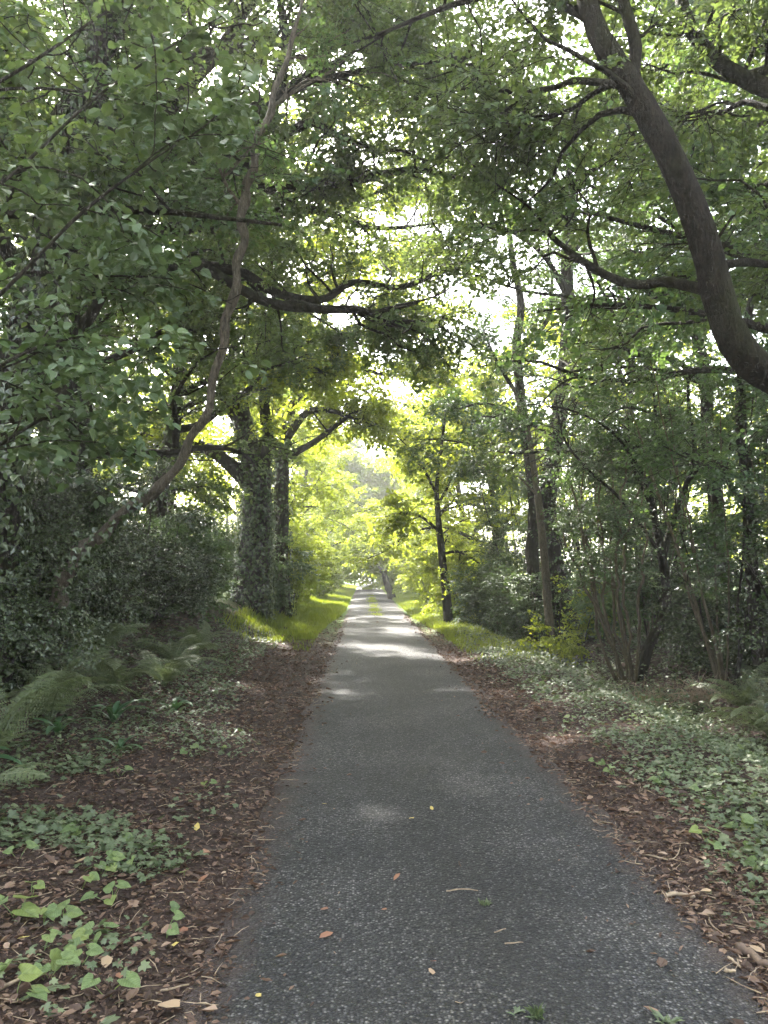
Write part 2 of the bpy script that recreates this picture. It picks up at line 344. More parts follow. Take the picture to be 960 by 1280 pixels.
def road_z(x, y):
    u = (x - 0.485) / 1.15
    return 0.012 - 0.022 * u ** 2 + 0.010 * noise2(x, y, 1.1) - 0.05 * sstep(0.97, 1.06, np.abs(u))
rxs = np.linspace(-0.75, 1.72, 34)
rys = np.concatenate((np.arange(-4, 14, 0.09), np.arange(14, 50, 0.6), np.arange(50, 260, 6)))
def road_mesh():
    X, Y = np.meshgrid(rxs, rys)
    Z = road_z(X, Y)
    w = 0.045 * noise2(Y * 1.3, Y * 0.2 + 7) * (np.abs(X - 0.485) / 1.1) ** 2 * np.sign(X - 0.485) + 0.02 * noise2(Y * 4, X * 0.1 + 2) * (np.abs(X - 0.485) / 1.1) ** 3
    v = np.stack((X + w, Y, Z), -1).reshape(-1, 3)
    nx = len(rxs); i = np.arange(len(rys) - 1)[:, None] * nx + np.arange(nx - 1)[None]
    f = np.stack((i, i + 1, i + nx + 1, i + nx), -1).reshape(-1, 4)
    return mesh_np('road', v, [f], M['road'], True)
obj('road', road_mesh(), kind='structure')
def top_z(x, y):
    """Height of whatever one treads on: road or ground."""
    return np.where((np.asarray(x) > ROAD_L) & (np.asarray(x) < ROAD_R), road_z(np.asarray(x, float), np.asarray(y, float)), gz(x, y))

# Sight lines kept open: (photo pixels along a bare trunk or limb, its distance, half width in pixels, share of sprays pruned away)
CLEAR = [
    ([(130, 660), (180, 624), (240, 550), (276, 440), (298, 335), (303, 258), (320, 185), (340, 130)], 7.4, 11, 1.0),
    ([(960, 475), (935, 450), (906, 398), (886, 320), (862, 250), (830, 180), (790, 110), (752, 50), (733, -5)], 5.3, 26, 1.0),
    ([(770, 102), (690, 110), (600, 108)], 5.9, 4, 0.9), ([(880, 362), (800, 356), (722, 322), (680, 288)], 6.2, 5, 0.95), ([(960, 108), (918, 92), (882, 62), (855, 10)], 6.1, 16, 1.0), ([(800, 122), (794, 55), (780, 0)], 5.4, 9, 1.0),
    ([(295, 340), (340, 364), (400, 375), (442, 353), (500, 359), (560, 336)], 12, 8, 0.9), ([(300, 362), (330, 376), (400, 386), (452, 388), (500, 402)], 11.3, 8, 0.9),
    ([(352, 110), (356, 45), (345, -20)], 11, 10, 0.9), ([(350, 118), (378, 100), (432, 72)], 11.3, 8, 0.9), ([(215, 130), (275, 62), (312, 5)], 12, 9, 0.9), ([(380, 155), (462, 184)], 11, 5, 0.8),
    ([(313, 775), (321, 640), (320, 600)], 22, 25, 0.95), ([(320, 592), (302, 500), (294, 440)], 22, 10, 0.6), ([(316, 610), (285, 578), (245, 556)], 22, 9, 0.9),
    ([(351, 690), (352, 600)], 25, 12, 0.9), ([(352, 570), (375, 470), (385, 400)], 25, 7, 0.7), ([(358, 548), (385, 515), (450, 526)], 24.6, 6, 0.85), ([(362, 570), (428, 526)], 24.6, 6, 0.85), ([(300, 500), (276, 470)], 22, 8, 0.8),
    ([(708, 775), (684, 640), (699, 520), (709, 330)], 19, 12, 0.8), ([(668, 740), (661, 570), (646, 430), (651, 370)], 20, 9, 0.7), ([(688, 800), (676, 650), (662, 550)], 18, 6, 0.75), ([(784, 520), (789, 450), (775, 350)], 22, 6, 0.6), ([(690, 460), (684, 300)], 20, 5, .6),
    ([(800, 850), (834, 745), (827, 692), (812, 605)], 13, 11, 0.9), ([(828, 700), (858, 605), (868, 560), (862, 500)], 13, 8, 0.85), ([(830, 700), (770, 618), (706, 550), (695, 505)], 12.6, 5, 0.85), ([(778, 845), (752, 720)], 12.6, 24, 0.8), ([(790, 845), (780, 700)], 12.6, 12, 0.7),
    ([(560, 785), (553, 700), (548, 640)], 24, 8, 0.95), ([(490, 752), (481, 715)], 48, 7, 1.0), ([(944, 760), (936, 610), (926, 530)], 10, 12, 0.6), ([(60, 180), (110, 95), (150, 30)], 8, 16, 0.8), ([(85, 10), (72, 140)], 8, 18, 0.7),
]
GAPS = [((60, 120), 34, 0.6), ((110, 45), 32, 0.6), ((100, 135), 26, 0.5), ((700, 220), 45, 0.35), ((760, 230), 40, 0.3), ((455, 80), 14, 0.6), ((378, 180), 12, 0.6)]
def pruned(g, P, reach=0.17):
    """Which points stand in a sight line."""
    q = P - CAM; dep = q @ FWD; ok = dep > 0.3; dd = np.where(ok, dep, 1.0)
    xy = np.stack((480 + F * (q @ RGT) / dd, 640 - F * (q @ UPV) / dd), -1); out = np.zeros(len(P), bool); r = F * reach / dd
    for line, D, hw, pr in CLEAR:
        line = np.array(line, float); best = np.full(len(P), 1e9)
        for a, b in zip(line[:-1], line[1:]):
            ab = b - a; t = np.clip(((xy - a) @ ab) / (ab @ ab), 0, 1); best = np.minimum(best, np.linalg.norm(xy - a - t[:, None] * ab, axis=1))
        out |= ok & (dep < D - 0.15) & (best < hw + r) & (g.uniform(size=len(P)) < pr)
    for c, rad, pr in GAPS:
        out |= ok & (dep < 60) & (np.linalg.norm(xy - np.array(c), axis=1) < rad + 0.4 * r) & (g.uniform(size=len(P)) < pr)
    return out

# ------------------------------------------------------------------ leaf shapes (x width, y length, z up)
def tmpl(v, *faces): return np.array(v, float), [np.array(f) for f in faces]
T_DIA = tmpl([(0, 0, 0), (0.30, 0.48, 0.07), (0, 1, -0.06), (-0.30, 0.48, 0.07)], [(0, 1, 2), (0, 2, 3)])
T_OVAL = tmpl([(0, 0, 0), (0.30, 0.22, 0.05), (0.33, 0.58, 0.07), (0, 1, -0.10), (-0.33, 0.58, 0.07), (-0.30, 0.22, 0.05), (0, 0.5, -0.01)],
              [(0, 1, 2, 6), (0, 6, 4, 5)], [(6, 2, 3), (6, 3, 4)])
T_ROUND = tmpl([(0, 0, 0), (0.36, 0.12, 0.03), (0.50, 0.45, 0.06), (0.33, 0.80, 0.02), (0, 1.06, -0.10), (-0.33, 0.80, 0.02), (-0.50, 0.45, 0.06), (-0.36, 0.12, 0.03), (0, 0.5, -0.03)],
               [(0, 1, 2, 8), (8, 2, 3, 4), (8, 4, 5, 6), (0, 8, 6, 7)])
T_IVY = tmpl([(0, 0.08, 0), (0.22, -0.05, 0.02), (0.52, 0.16, -0.04), (0.30, 0.36, 0.03), (0.42, 0.66, -0.03), (0.16, 0.66, 0.03), (0, 1.0, -0.06),
              (-0.16, 0.66, 0.03), (-0.42, 0.66, -0.03), (-0.30, 0.36, 0.03), (-0.52, 0.16, -0.04), (-0.22, -0.05, 0.02), (0, 0.45, 0.0)],
             [(0, 1, 3, 12), (12, 3, 4, 5), (12, 5, 6, 7), (12, 7, 8, 9), (0, 12, 9, 11)], [(1, 2, 3), (9, 10, 11)])
T_IVYS = tmpl([(0, 0, 0), (0.46, 0.10, -0.03), (0.26, 0.50, 0.04), (0, 1, -0.08), (-0.26, 0.50, 0.04), (-0.46, 0.10, -0.03)], [(0, 1, 2, 3), (0, 3, 4, 5)])
T_HEART = tmpl([(0, 0.10, 0), (0.20, -0.10, 0.04), (0.44, 0.02, 0.06), (0.47, 0.32, 0.05), (0.28, 0.66, 0.02), (0, 1.0, -0.10), (-0.28, 0.66, 0.02), (-0.47, 0.32, 0.05), (-0.44, 0.02, 0.06), (-0.20, -0.10, 0.04), (0, 0.5, -0.04)],
               [(0, 1, 2, 3), (0, 3, 4, 10), (0, 10, 6, 7), (0, 7, 8, 9)], [(10, 4, 5), (10, 5, 6)])
T_CURL = tmpl([(0, 0, 0.05), (0.26, 0.30, 0.16), (0.22, 0.70, 0.12), (0, 1, 0.06), (-0.24, 0.66, 0.20), (-0.28, 0.28, 0.10), (0, 0.5, -0.02)],
              [(0, 1, 2, 6), (0, 6, 4, 5)], [(6, 2, 3), (6, 3, 4)])

def emit(buf, T, P, D, Nn, S, W=None):
    """Adds one leaf of shape T at every point P, pointing along D, facing Nn, of length S."""
    tv, tf = T
    P = np.asarray(P, float); n = len(P)
    if n == 0: return
    D = norm(D); X = norm(np.cross(D, Nn)); Z = np.cross(X, D)
    S = np.broadcast_to(np.asarray(S, float), (n,)); W = S if W is None else S * W
    v = (P[:, None] + X[:, None] * (tv[None, :, :1] * W[:, None, None]) + D[:, None] * (tv[None, :, 1:2] * S[:, None, None]) + Z[:, None] * (tv[None, :, 2:] * S[:, None, None]))
    o = np.arange(n)[:, None, None] * len(tv)
    buf.add(v.reshape(-1, 3), *[(f[None] + o).reshape(-1, f.shape[1]) for f in tf])

def rdir(g, n): return norm(g.normal(size=(n, 3)))

def spray(buf, g, base, d, L, k, size, T=T_DIA, droop=0.25, tilt=0.55, fill=0.12):
    """Leafy twigs: k leaves set alternately along each twig, roughly facing the sky."""
    m = len(base)
    if m == 0: return
    t = (np.arange(k)[None] + g.uniform(0, 1, (m, k))) / k
    L = np.broadcast_to(np.asarray(L, float), (m,)) * g.uniform(0.6, 1.3, m)
    p = base[:, None] + d[:, None] * (L[:, None, None] * t[..., None])
    p[..., 2] -= droop * L[:, None] * t ** 2
    side = norm(np.cross(d, np.array((0, 0, 1.0))) + 1e-4)
    sgn = np.where(np.arange(k) % 2, 1.0, -1.0)[None] * g.uniform(0.4, 1.2, (m, k))
    ld = norm(d[:, None] * 0.7 + side[:, None] * sgn[..., None] + g.normal(size=(m, k, 3)) * 0.3 - np.array((0, 0, 0.25)))
    nn = np.array((0, 0, 1.0)) + g.normal(size=(m, k, 3)) * tilt
    p = p + g.normal(size=(m, k, 3)) * fill * L[:, None, None] * 0.5
    s = size * g.uniform(0.6, 1.25, m * k)
    emit(buf, T, p.reshape(-1, 3), ld.reshape(-1, 3), nn.reshape(-1, 3), s)

# ------------------------------------------------------------------ woody shapes
def curve(pts, n):
    """Catmull-Rom through the rows of pts (any width)."""
    p = np.asarray(pts, float)
    if len(p) == 2: p = np.stack((p[0], (p[0] + p[1]) / 2, p[1]))
    q = np.concatenate((2 * p[:1] - p[1:2], p, 2 * p[-1:] - p[-2:-1]))
    u = np.linspace(0, len(p) - 1 - 1e-6, n); i = u.astype(int); t = (u - i)[:, None]
    a, b, c, d = q[i], q[i + 1], q[i + 2], q[i + 3]
    return 0.5 * (2 * b + (c - a) * t + (2 * a - 5 * b + 4 * c - d) * t ** 2 + (3 * b - a - 3 * c + d) * t ** 3)

def tube(buf, path, rad, k=8, g=None, rough=0.0, cap=False):
    path = np.asarray(path, float); n = len(path); rad = np.broadcast_to(np.asarray(rad, float), (n,))
    tan = norm(np.gradient(path, axis=0))
    ref = np.array((0.31, 0.95, 0.05)) if abs(tan[:, 2]).mean() > 0.6 else np.array((0, 0, 1.0))
    A = norm(np.cross(tan, ref)); B = np.cross(tan, A)
    th = np.arange(k) * 2 * pi / k
    r = np.repeat(rad[:, None], k, 1)
    if g is not None and rough:
        lump = g.normal(size=(n, k)); lump = (lump + np.roll(lump, 1, 1) + np.roll(lump, 1, 0)) / 1.7
        r = r * (1 + rough * lump)
    v = path[:, None] + A[:, None] * (np.cos(th)[None, :, None] * r[..., None]) + B[:, None] * (np.sin(th)[None, :, None] * r[..., None])
    i = np.arange(n - 1)[:, None] * k; j = np.arange(k)[None]; j2 = (j + 1) % k
    f = np.stack((i + j, i + j2, i + k + j2, i + k + j), -1).reshape(-1, 4)
    buf.add(v.reshape(-1, 3), f)
    if cap:
        buf.add(np.concatenate((v[-1], path[-1:])), np.array([(a, (a + 1) % k, k) for a in range(k)]))
        buf.add(np.concatenate((v[0], path[:1])), np.array([((a + 1) % k, a, k) for a in range(k)]))

def wobble(g, path, amp):
    n = len(path); w = g.normal(size=(n, 3)); w = (w + np.roll(w, 1, 0) + np.roll(w, -1, 0)) / 1.7
    w[0] = 0
    return path + w * amp

def grow(g, limbs, nsec, slen, ntw, up=0.15, t0=0.3, curl=0.28, toward=None):
    """Side branches along each limb (path, radii). Returns branch paths and the twigs' bases and directions."""
    secs, tb, td = [], [], []
    for path, rad in limbs:
        n = len(path); tan = norm(np.gradient(path, axis=0))
        for _ in range(nsec):
            t = t0 + (1 - t0) * g.uniform() ** 0.8; i = min(int(t * (n - 1)), n - 1)
            p = path[i].copy(); d = norm(tan[i] * 0.55 + rdir(g, 1)[0] * np.array((1, 1, 0.55)) + np.array((0, 0, up)))
            L = slen * g.uniform(0.45, 1.2) * (1.15 - 0.45 * t); q = [p.copy()]
            for s in range(6):
                p = p + d * L / 6; q.append(p.copy())
                d = norm(d + g.normal(size=3) * curl - np.array((0, 0, d[2] * 0.14)))
            q = curve(q, 9)
            secs.append((q, np.linspace(min(rad[i] * 0.6, 0.010 + 0.011 * L), 0.004, 9)))
            st = norm(np.gradient(q, axis=0))
            tt = np.clip((0.2 + 0.8 * g.uniform(size=ntw)) * 8, 0, 8).astype(int)
            tb.append(q[tt]); td.append(norm(st[tt] * 0.6 + rdir(g, ntw) * np.array((1, 1, 0.45))))
    if not tb: return secs, np.zeros((0, 3)), np.zeros((0, 3))
    return secs, np.concatenate(tb), np.concatenate(td)

def woody(t, base, g, trunk, limbs, bark, k=12, ksec=4, secs=(), rough=0.05, trunk_name='trunk', twigs=None, twig_r=0.004, limb_k=8):
    """trunk: list of paths with radii, limbs the same; each becomes a part of its own."""
    for path, rad in trunk:
        b = Buf(); tube(b, path, rad, k, g, rough); obj(trunk_name, b.mesh(trunk_name, bark, base, True), t)
    for path, rad in limbs:
        b = Buf(); tube(b, path, rad, limb_k, g, rough); obj('limb', b.mesh('limb', bark, base, True), t)
    if len(secs):
        b = Buf()
        for q, r in secs: tube(b, q, r, ksec)
        if twigs is not None:
            for p, d in zip(*twigs): tube(b, np.stack((p, p + d * 0.25 - (0, 0, 0.01), p + d * 0.5 - (0, 0, 0.05))), (twig_r, twig_r * 0.8, twig_r * 0.5), 3)
        obj('branches', b.mesh('branches', bark, base, True), t, 'stuff')

def PP(pts, Y, r):
    """Path and radii from photo pixels: pts (px, py) or (px, py, Y); r in metres, first to last."""
    q = np.array([at(p[0], p[1], p[2] if len(p) > 2 else Y) for p in pts])
    n = max(8, len(pts) * 5)
    return curve(q, n), np.interp(np.linspace(0, 1, n), np.linspace(0, 1, len(r)), r)

LEAVES = 0
_SPRAYS = {}
def spray_set(mat, size, T, tilt=0.55, bark='bark_dark'):
    """Three leafy sprays, 0.8 m long, of real-size leaves; a crown sets thousands of them along its twigs."""
    key = (mat, round(size, 3), id(T), tilt)
    if key in _SPRAYS: return _SPRAYS[key]
    obs = []
    for v in range(3):
        g = np.random.default_rng(900 + v); b = Buf(); tw = Buf()
        n = int(np.clip(3.6 / size, 16, 56)); q = curve(np.array([(0, 0, 0), (0.03, .25, .02), (-.02, .52, -.01), (.02, .8, -.09)]) + g.normal(size=(4, 3)) * .02, 9)
        tube(tw, q, np.linspace(.005, .0015, 9), 3)
        tb, td = [], []
        for i in range(6):
            j = 1 + i; d = norm(np.array(((1 if i % 2 else -1) * g.uniform(.5, 1), .8, g.normal() * .18))); L = g.uniform(.18, .36) * (1.1 - .08 * i)
            tube(tw, np.stack((q[j], q[j] + d * L * .5 + (0, 0, .01), q[j] + d * L - (0, 0, .02))), [.003, .002, .001], 3)
            tb.append(q[j]); td.append((d, L))
        tb.append(q[4]); td.append((norm(q[8] - q[4]), .45))
        per = max(3, n // 7)
        for p, (d, L) in zip(tb, td):
            spray(b, g, p[None], d[None], L, per, size, T, .15, tilt, .10)
        me = mesh_np('leafy_spray', np.concatenate([np.concatenate(b.v), np.concatenate(tw.v)]), [np.concatenate(x) for x in b.f.values()] + [np.concatenate(x) + b.n for x in tw.f.values()])
        nl = sum(len(np.concatenate(x)) for x in b.f.values())
        me.materials.append(M[mat]); me.materials.append(M[bark])
        mi = np.zeros(len(me.polygons), np.int32); mi[nl:] = 1; me.polygons.foreach_set('material_index', mi)
        obs.append(bpy.data.objects.new('leafy_spray', me))
    _SPRAYS[key] = obs; return obs

_GN = {}
def gn_group(obs, key):
    if key in _GN: return _GN[key]
    ng = bpy.data.node_groups.new('leafy_crown', 'GeometryNodeTree')
    ng.interface.new_socket('Geometry', in_out='INPUT', socket_type='NodeSocketGeometry'); ng.interface.new_socket('Geometry', in_out='OUTPUT', socket_type='NodeSocketGeometry')
    gi = ng.nodes.new('NodeGroupInput'); go = ng.nodes.new('NodeGroupOutput'); ip = ng.nodes.new('GeometryNodeInstanceOnPoints'); gt = ng.nodes.new('GeometryNodeGeometryToInstance')
    for o in obs:
        n = ng.nodes.new('GeometryNodeObjectInfo'); n.inputs['Object'].default_value = o; ng.links.new(n.outputs['Geometry'], gt.inputs[0])
    mp = ng.nodes.new('GeometryNodeMeshToPoints')
    ng.links.new(gi.outputs[0], mp.inputs[0]); ng.links.new(mp.outputs[0], ip.inputs['Points']); ng.links.new(gt.outputs[0], ip.inputs['Instance'])
    ip.inputs['Pick Instance'].default_value = True
    for nm, ty, sock in (('spin', 'FLOAT_VECTOR', 'Rotation'), ('size', 'FLOAT_VECTOR', 'Scale'), ('pick', 'INT', 'Instance Index')):
        na = ng.nodes.new('GeometryNodeInputNamedAttribute'); na.data_type = ty; na.inputs[0].default_value = nm; ng.links.new(na.outputs[0], ip.inputs[sock])
    ng.links.new(ip.outputs[0], go.inputs[0]); _GN[key] = ng; return ng

def crown(t, base, g, secs_tw, L, k, size, mat, T=None, name='crown', droop=0.25, tilt=0.55, fill=0.12, jitter=0.0, keep=None):
    """Sprays of leaves on every twig."""
    global LEAVES
    T = T_OVAL if T is None or T is T_DIA else T
    _, tb, td = secs_tw
    kk = ~pruned(g, tb + td * 0.3 * L); tb, td = tb[kk], td[kk]
    n = len(tb)
    if n == 0: return
    obs = spray_set(mat, size, T, tilt)
    me = bpy.data.meshes.new(name); me.vertices.add(n); me.vertices.foreach_set('co', (tb - base + g.normal(size=(n, 3)) * jitter).astype(np.float32).ravel())
    pitch = np.arcsin(np.clip(td[:, 2], -1, 1)) * 0.8 - droop * 0.5
    rot = np.stack((pitch + g.normal(size=n) * .15, g.normal(size=n) * .35, np.arctan2(-td[:, 0], td[:, 1])), -1)
    sc = (L / 0.62) * g.uniform(.75, 1.3, n); sc = np.stack((sc, sc, sc), -1)
    at_ = me.attributes.new('spin', 'FLOAT_VECTOR', 'POINT'); at_.data.foreach_set('vector', rot.astype(np.float32).ravel())
    at_ = me.attributes.new('size', 'FLOAT_VECTOR', 'POINT'); at_.data.foreach_set('vector', sc.astype(np.float32).ravel())
    at_ = me.attributes.new('pick', 'INT', 'POINT'); at_.data.foreach_set('value', g.integers(0, 3, n).astype(np.int32))
    o = obj(name, me, t, 'stuff')
    m = o.modifiers.new('leaves', 'NODES'); m.node_group = gn_group(obs, (mat, round(size, 3), id(T), tilt))
    LEAVES += n * 40
    return o

def auto_tree(name, label, x, y, h, r, seed, leaf='oak', bark='bark_dark', lean=(0, 0), spread=4.5, nlimb=8, nsec=7, slen=2.0, ntw=9, L=0.6, k=12, size=0.09,
              low=0.35, arch=0.0, ivy=0.0, trunk=None, extra=(), up=0.15, group=None, cat='tree', T=T_DIA, t0=0.3):
    g = np.random.default_rng(seed)
    z = float(gz(x, y)); base = np.array((x, y, z - 0.05))
    t = thing(name, label, cat, base, group)
    if trunk is None:
        n = 12; u = np.linspace(0, 1, n)
        path = np.stack((x + lean[0] * u ** 1.5, y + lean[1] * u ** 1.5, z - 0.1 + h * 0.86 * u), -1)
        path[1:] += np.cumsum(g.normal(size=(n - 1, 3)) * np.array((1, 1, 0.1)) * h * 0.008, 0)
        rad = r * (1 - 0.8 * u ** 1.1) * (1 + 0.45 * np.exp(-u * 14))
    else: path, rad = trunk
    path = curve(path, 26); rad = np.interp(np.linspace(0, 1, 26), np.linspace(0, 1, len(rad)), rad)
    limbs = []
    a0 = g.uniform(0, 6.28)
    for i in range(nlimb):
        tt = low + (0.98 - low) * (i + g.uniform(0.2, 0.8)) / nlimb; j = min(int(tt * 25), 25)
        a = a0 + i * 2.4 + g.normal() * 0.3
        d = np.array((cos(a), sin(a), g.uniform(0.25, 0.75)))
        d[0] += arch                       # leans towards the light over the lane
        d = norm(d); ll = spread * g.uniform(0.6, 1.1) * (1.1 - 0.55 * tt); p = path[j].copy(); q = [p.copy()]
        for s in range(6):
            p = p + d * ll / 6; q.append(p.copy())
            d = norm(d + g.normal(size=3) * 0.18 - np.array((0, 0, 0.06)))
        q = curve(q, 16); limbs.append((q, np.linspace(rad[j] * 0.55, 0.012, 16)))
    limbs += list(extra)
    sw = grow(g, limbs, nsec, slen, ntw, up, t0)
    s2 = grow(g, [(path[16:], rad[16:])], nsec * 2, slen, ntw, up, 0.1)
    sw = (sw[0] + s2[0], np.concatenate((sw[1], s2[1])), np.concatenate((sw[2], s2[2])))
    near = y < 16
    woody(t, base, g, [(path, rad)], limbs, M[bark], 14 if near else 9, 4 if near else 3, sw[0])
    crown(t, base, g, sw, L, k, size, leaf, T)
    if ivy: ivy_on(t, base, g, path, rad, ivy, 0.07 if near else 0.10)
    return t

def ivy_on(t, base, g, path, rad, dens, size=0.07, upto=1.0, T=T_IVYS, out=1.6):
    """Ivy leaves standing off a trunk."""
    seg = np.linalg.norm(np.diff(path, axis=0), axis=1); area = (seg * rad[:-1] * 2 * pi)
    m = int(upto * (len(path) - 1)); n = int(area[:m].sum() * dens)
    if n < 1: return
    i = g.choice(m, n, p=area[:m] / area[:m].sum()); u = g.uniform(size=n)
    c = path[i] * (1 - u[:, None]) + path[i + 1] * u[:, None]
    tan = norm(path[i + 1] - path[i]); o = rdir(g, n); o = norm(o - tan * (o * tan).sum(-1, keepdims=True))
    P = c + o * (rad[i] * (1 + 0.2 * g.uniform(size=n)) + size * out * g.uniform(0, 1, n) ** 2)[:, None]
    D = norm(np.array((0, 0, -1.0)) + rdir(g, n) * 0.7); b = Buf()
    emit(b, T, P, D, o + rdir(g, n) * 0.5 + np.array((0, 0, 0.35)), size * g.uniform(0.6, 1.3, n))
    obj('ivy', b.mesh('ivy', M['ivy'], base), t, 'stuff')

def shrub(name, label, x, y, h, w, seed, leaf='ivy', bark='bark_dark', stems=10, nsec=6, slen=0.9, ntw=7, L=0.35, k=10, size=0.06, T=T_DIA, tilt=0.7, group=None, cat='shrub', stem_r=0.018, wy=None, lean=0.0, t0=0.05, droop=0.2):
    g = np.random.default_rng(seed); wy = wy or w
    z = float(gz(x, y)); base = np.array((x, y, z - 0.05)); t = thing(name, label, cat, base, group)
    st = []
    for i in range(stems):
        a = g.uniform(0, 6.28); rr = g.uniform() ** 0.5
        p = base + np.array((cos(a) * w * 0.35 * rr, sin(a) * wy * 0.35 * rr, 0)); e = base + np.array((cos(a) * w * 0.9 * rr + lean, sin(a) * wy * 0.9 * rr, h * g.uniform(0.35, 1.05) * (1.05 - 0.35 * rr)))
        mid = (p + e) / 2 + g.normal(size=3) * 0.1 + np.array((0, 0, 0.12 * h)); q = wobble(g, curve((p, mid, e), 10), 0.02)
        st.append((q, np.linspace(stem_r, 0.005, 10)))
    sw = grow(g, st, nsec, slen, ntw, 0.1, t0)
    b = Buf()
    for q, r in st: tube(b, q, r, 5)
    for q, r in sw[0]: tube(b, q, r * 0.7, 3)
    obj('stems', b.mesh('stems', M[bark], base, True), t, 'stuff')
    crown(t, base, g, sw, L, k, size, leaf, T, 'foliage', droop, tilt, 0.25)
    return t

# ------------------------------------------------------------------ the trees one recognises, largest first
def path_tree(name, label, trunk, limbs, seed, leaf='oak', bark='bark_dark', nsec=8, slen=1.6, ntw=9, L=0.5, k=12, size=0.085, T=T_DIA, t0=0.25, up=0.15, tnsec=0, ivy=0, ivy_upto=1.0, ivy_size=0.07, k_trunk=16, rough=0.05, cat='tree', xmax=None, twigs=False, own_leaves=True, tilt=0.55, curl=0.28, limb_k=10):
    g = np.random.default_rng(seed); p0 = trunk[0][0]
    base = np.array((p0[0], p0[1], float(gz(p0[0], p0[1])) - 0.05)); t = thing(name, label, cat, base)
    sw = grow(g, limbs, nsec, slen, ntw, up, t0, curl)
    if xmax:                                        # branches beyond this bearing are left out
        bx = lambda P: 480 + F * ((P - CAM) @ RGT) / np.maximum((P - CAM) @ FWD, .3)
        ok = bx(sw[1]) < xmax; sw = ([q for q in sw[0] if bx(q[0][None, -1])[0] < xmax], sw[1][ok], sw[2][ok])
    if tnsec:
        n = len(trunk[0]); s2 = grow(g, [(trunk[0][n * 55 // 100:], trunk[1][n * 55 // 100:])], tnsec, slen, ntw, up, 0.0, curl)
        sw = (sw[0] + s2[0], np.concatenate((sw[1], s2[1])), np.concatenate((sw[2], s2[2])))
    woody(t, base, g, [trunk], limbs, M[bark], k_trunk, 5, sw[0], rough, twigs=(sw[1], sw[2]) if twigs else None, limb_k=limb_k)
    if own_leaves: crown(t, base, g, sw, L, k, size, leaf, T, tilt=tilt)
    if ivy: ivy_on(t, base, g, trunk[0], trunk[1], ivy, ivy_size, ivy_upto)
    return t, base, g, sw

def WP(pts, r):
    q = np.array(pts, float); n = max(8, len(pts) * 5)
    return curve(q, n), np.interp(np.linspace(0, 1, n), np.linspace(0, 1, len(r)), r)

# mossy tree that arches in from the right
E_w = [(4.3, 6.0, -0.15), (4.05, 5.9, 0.9), (3.7, 5.7, 1.9)] + [tuple(at(*p)) for p in [(1012, 512, 5.5), (938, 452, 5.4), (906, 398, 5.35), (886, 320, 5.3), (862, 250, 5.3), (830, 180, 5.3), (790, 110, 5.35), (752, 50, 5.4), (733, -5, 5.5), (722, -90, 5.6), (700, -220, 5.8), (660, -380, 6.0)]]
E_trunk = WP(E_w, [.18, .15, .135, .126, .118, .110, .103, .098, .094, .088, .081, .074, .068, .058, .045])
path_tree('arching_tree', 'dark mossy tree whose thick trunk arches over the lane from the right', E_trunk, [
    PP([(800, 122), (792, 92), (794, 55), (780, 5), (762, -70), (740, -180)], 5.45, [.06, .05, .047, .043, .035, .02]),
    PP([(772, 106, 5.35), (720, 101, 5.6), (690, 110, 5.8), (640, 115, 6.0), (600, 108, 6.2), (562, 116, 6.4)], 5.5, [.03, .024, .022, .02, .014, .006]),
    PP([(770, 102, 5.35), (740, 118, 5.6), (718, 134, 5.8), (690, 146, 6.0), (655, 160, 6.3)], 5.5, [.026, .02, .018, .014, .006]),
    PP([(880, 362, 5.4), (832, 352, 5.7), (800, 356, 5.9), (762, 346, 6.2), (722, 322, 6.4), (694, 300, 6.6), (678, 286, 6.7)], 5.5, [.045, .04, .038, .036, .03, .022, .01]),
    PP([(1085, 560, 5.6), (1110, 380, 5.7), (1075, 190, 5.9), (1010, 122, 6.0), (955, 108, 6.0), (918, 92, 6.0), (882, 62, 6.1), (860, 28, 6.1), (848, -20, 6.2), (835, -120, 6.4)], 6, [.11, .095, .085, .08, .074, .068, .062, .055, .05, .035]),
    PP([(930, 98, 6.0), (965, 84, 6.0), (1030, 60, 6.1)], 6, [.05, .04, .02]),
    PP([(742, 25, 5.45), (660, -10, 6.2), (570, 5, 7.0), (480, 40, 7.8), (420, 60, 8.4)], 6, [.045, .035, .028, .018, .006]),
    PP([(715, -150, 5.7), (620, -120, 6.4), (500, -70, 7.2), (400, -30, 8)], 6, [.045, .035, .025, .006]),
    PP([(905, 330, 5.4), (938, 328, 5.6), (990, 330, 5.9), (1060, 300, 6.1)], 5.5, [.03, .03, .026, .01]),
    PP([(960, 135, 6.2), (930, 128, 6.4), (905, 140, 6.6), (880, 150, 6.8)], 6.2, [.03, .025, .02, .01]),
    ], 11, leaf='oak', bark='bark_moss', nsec=8, slen=1.5, ntw=8, L=0.42, k=11, size=0.07, T=T_OVAL, ivy=0, k_trunk=20, rough=0.035, twigs=True, tnsec=6, t0=0.35)

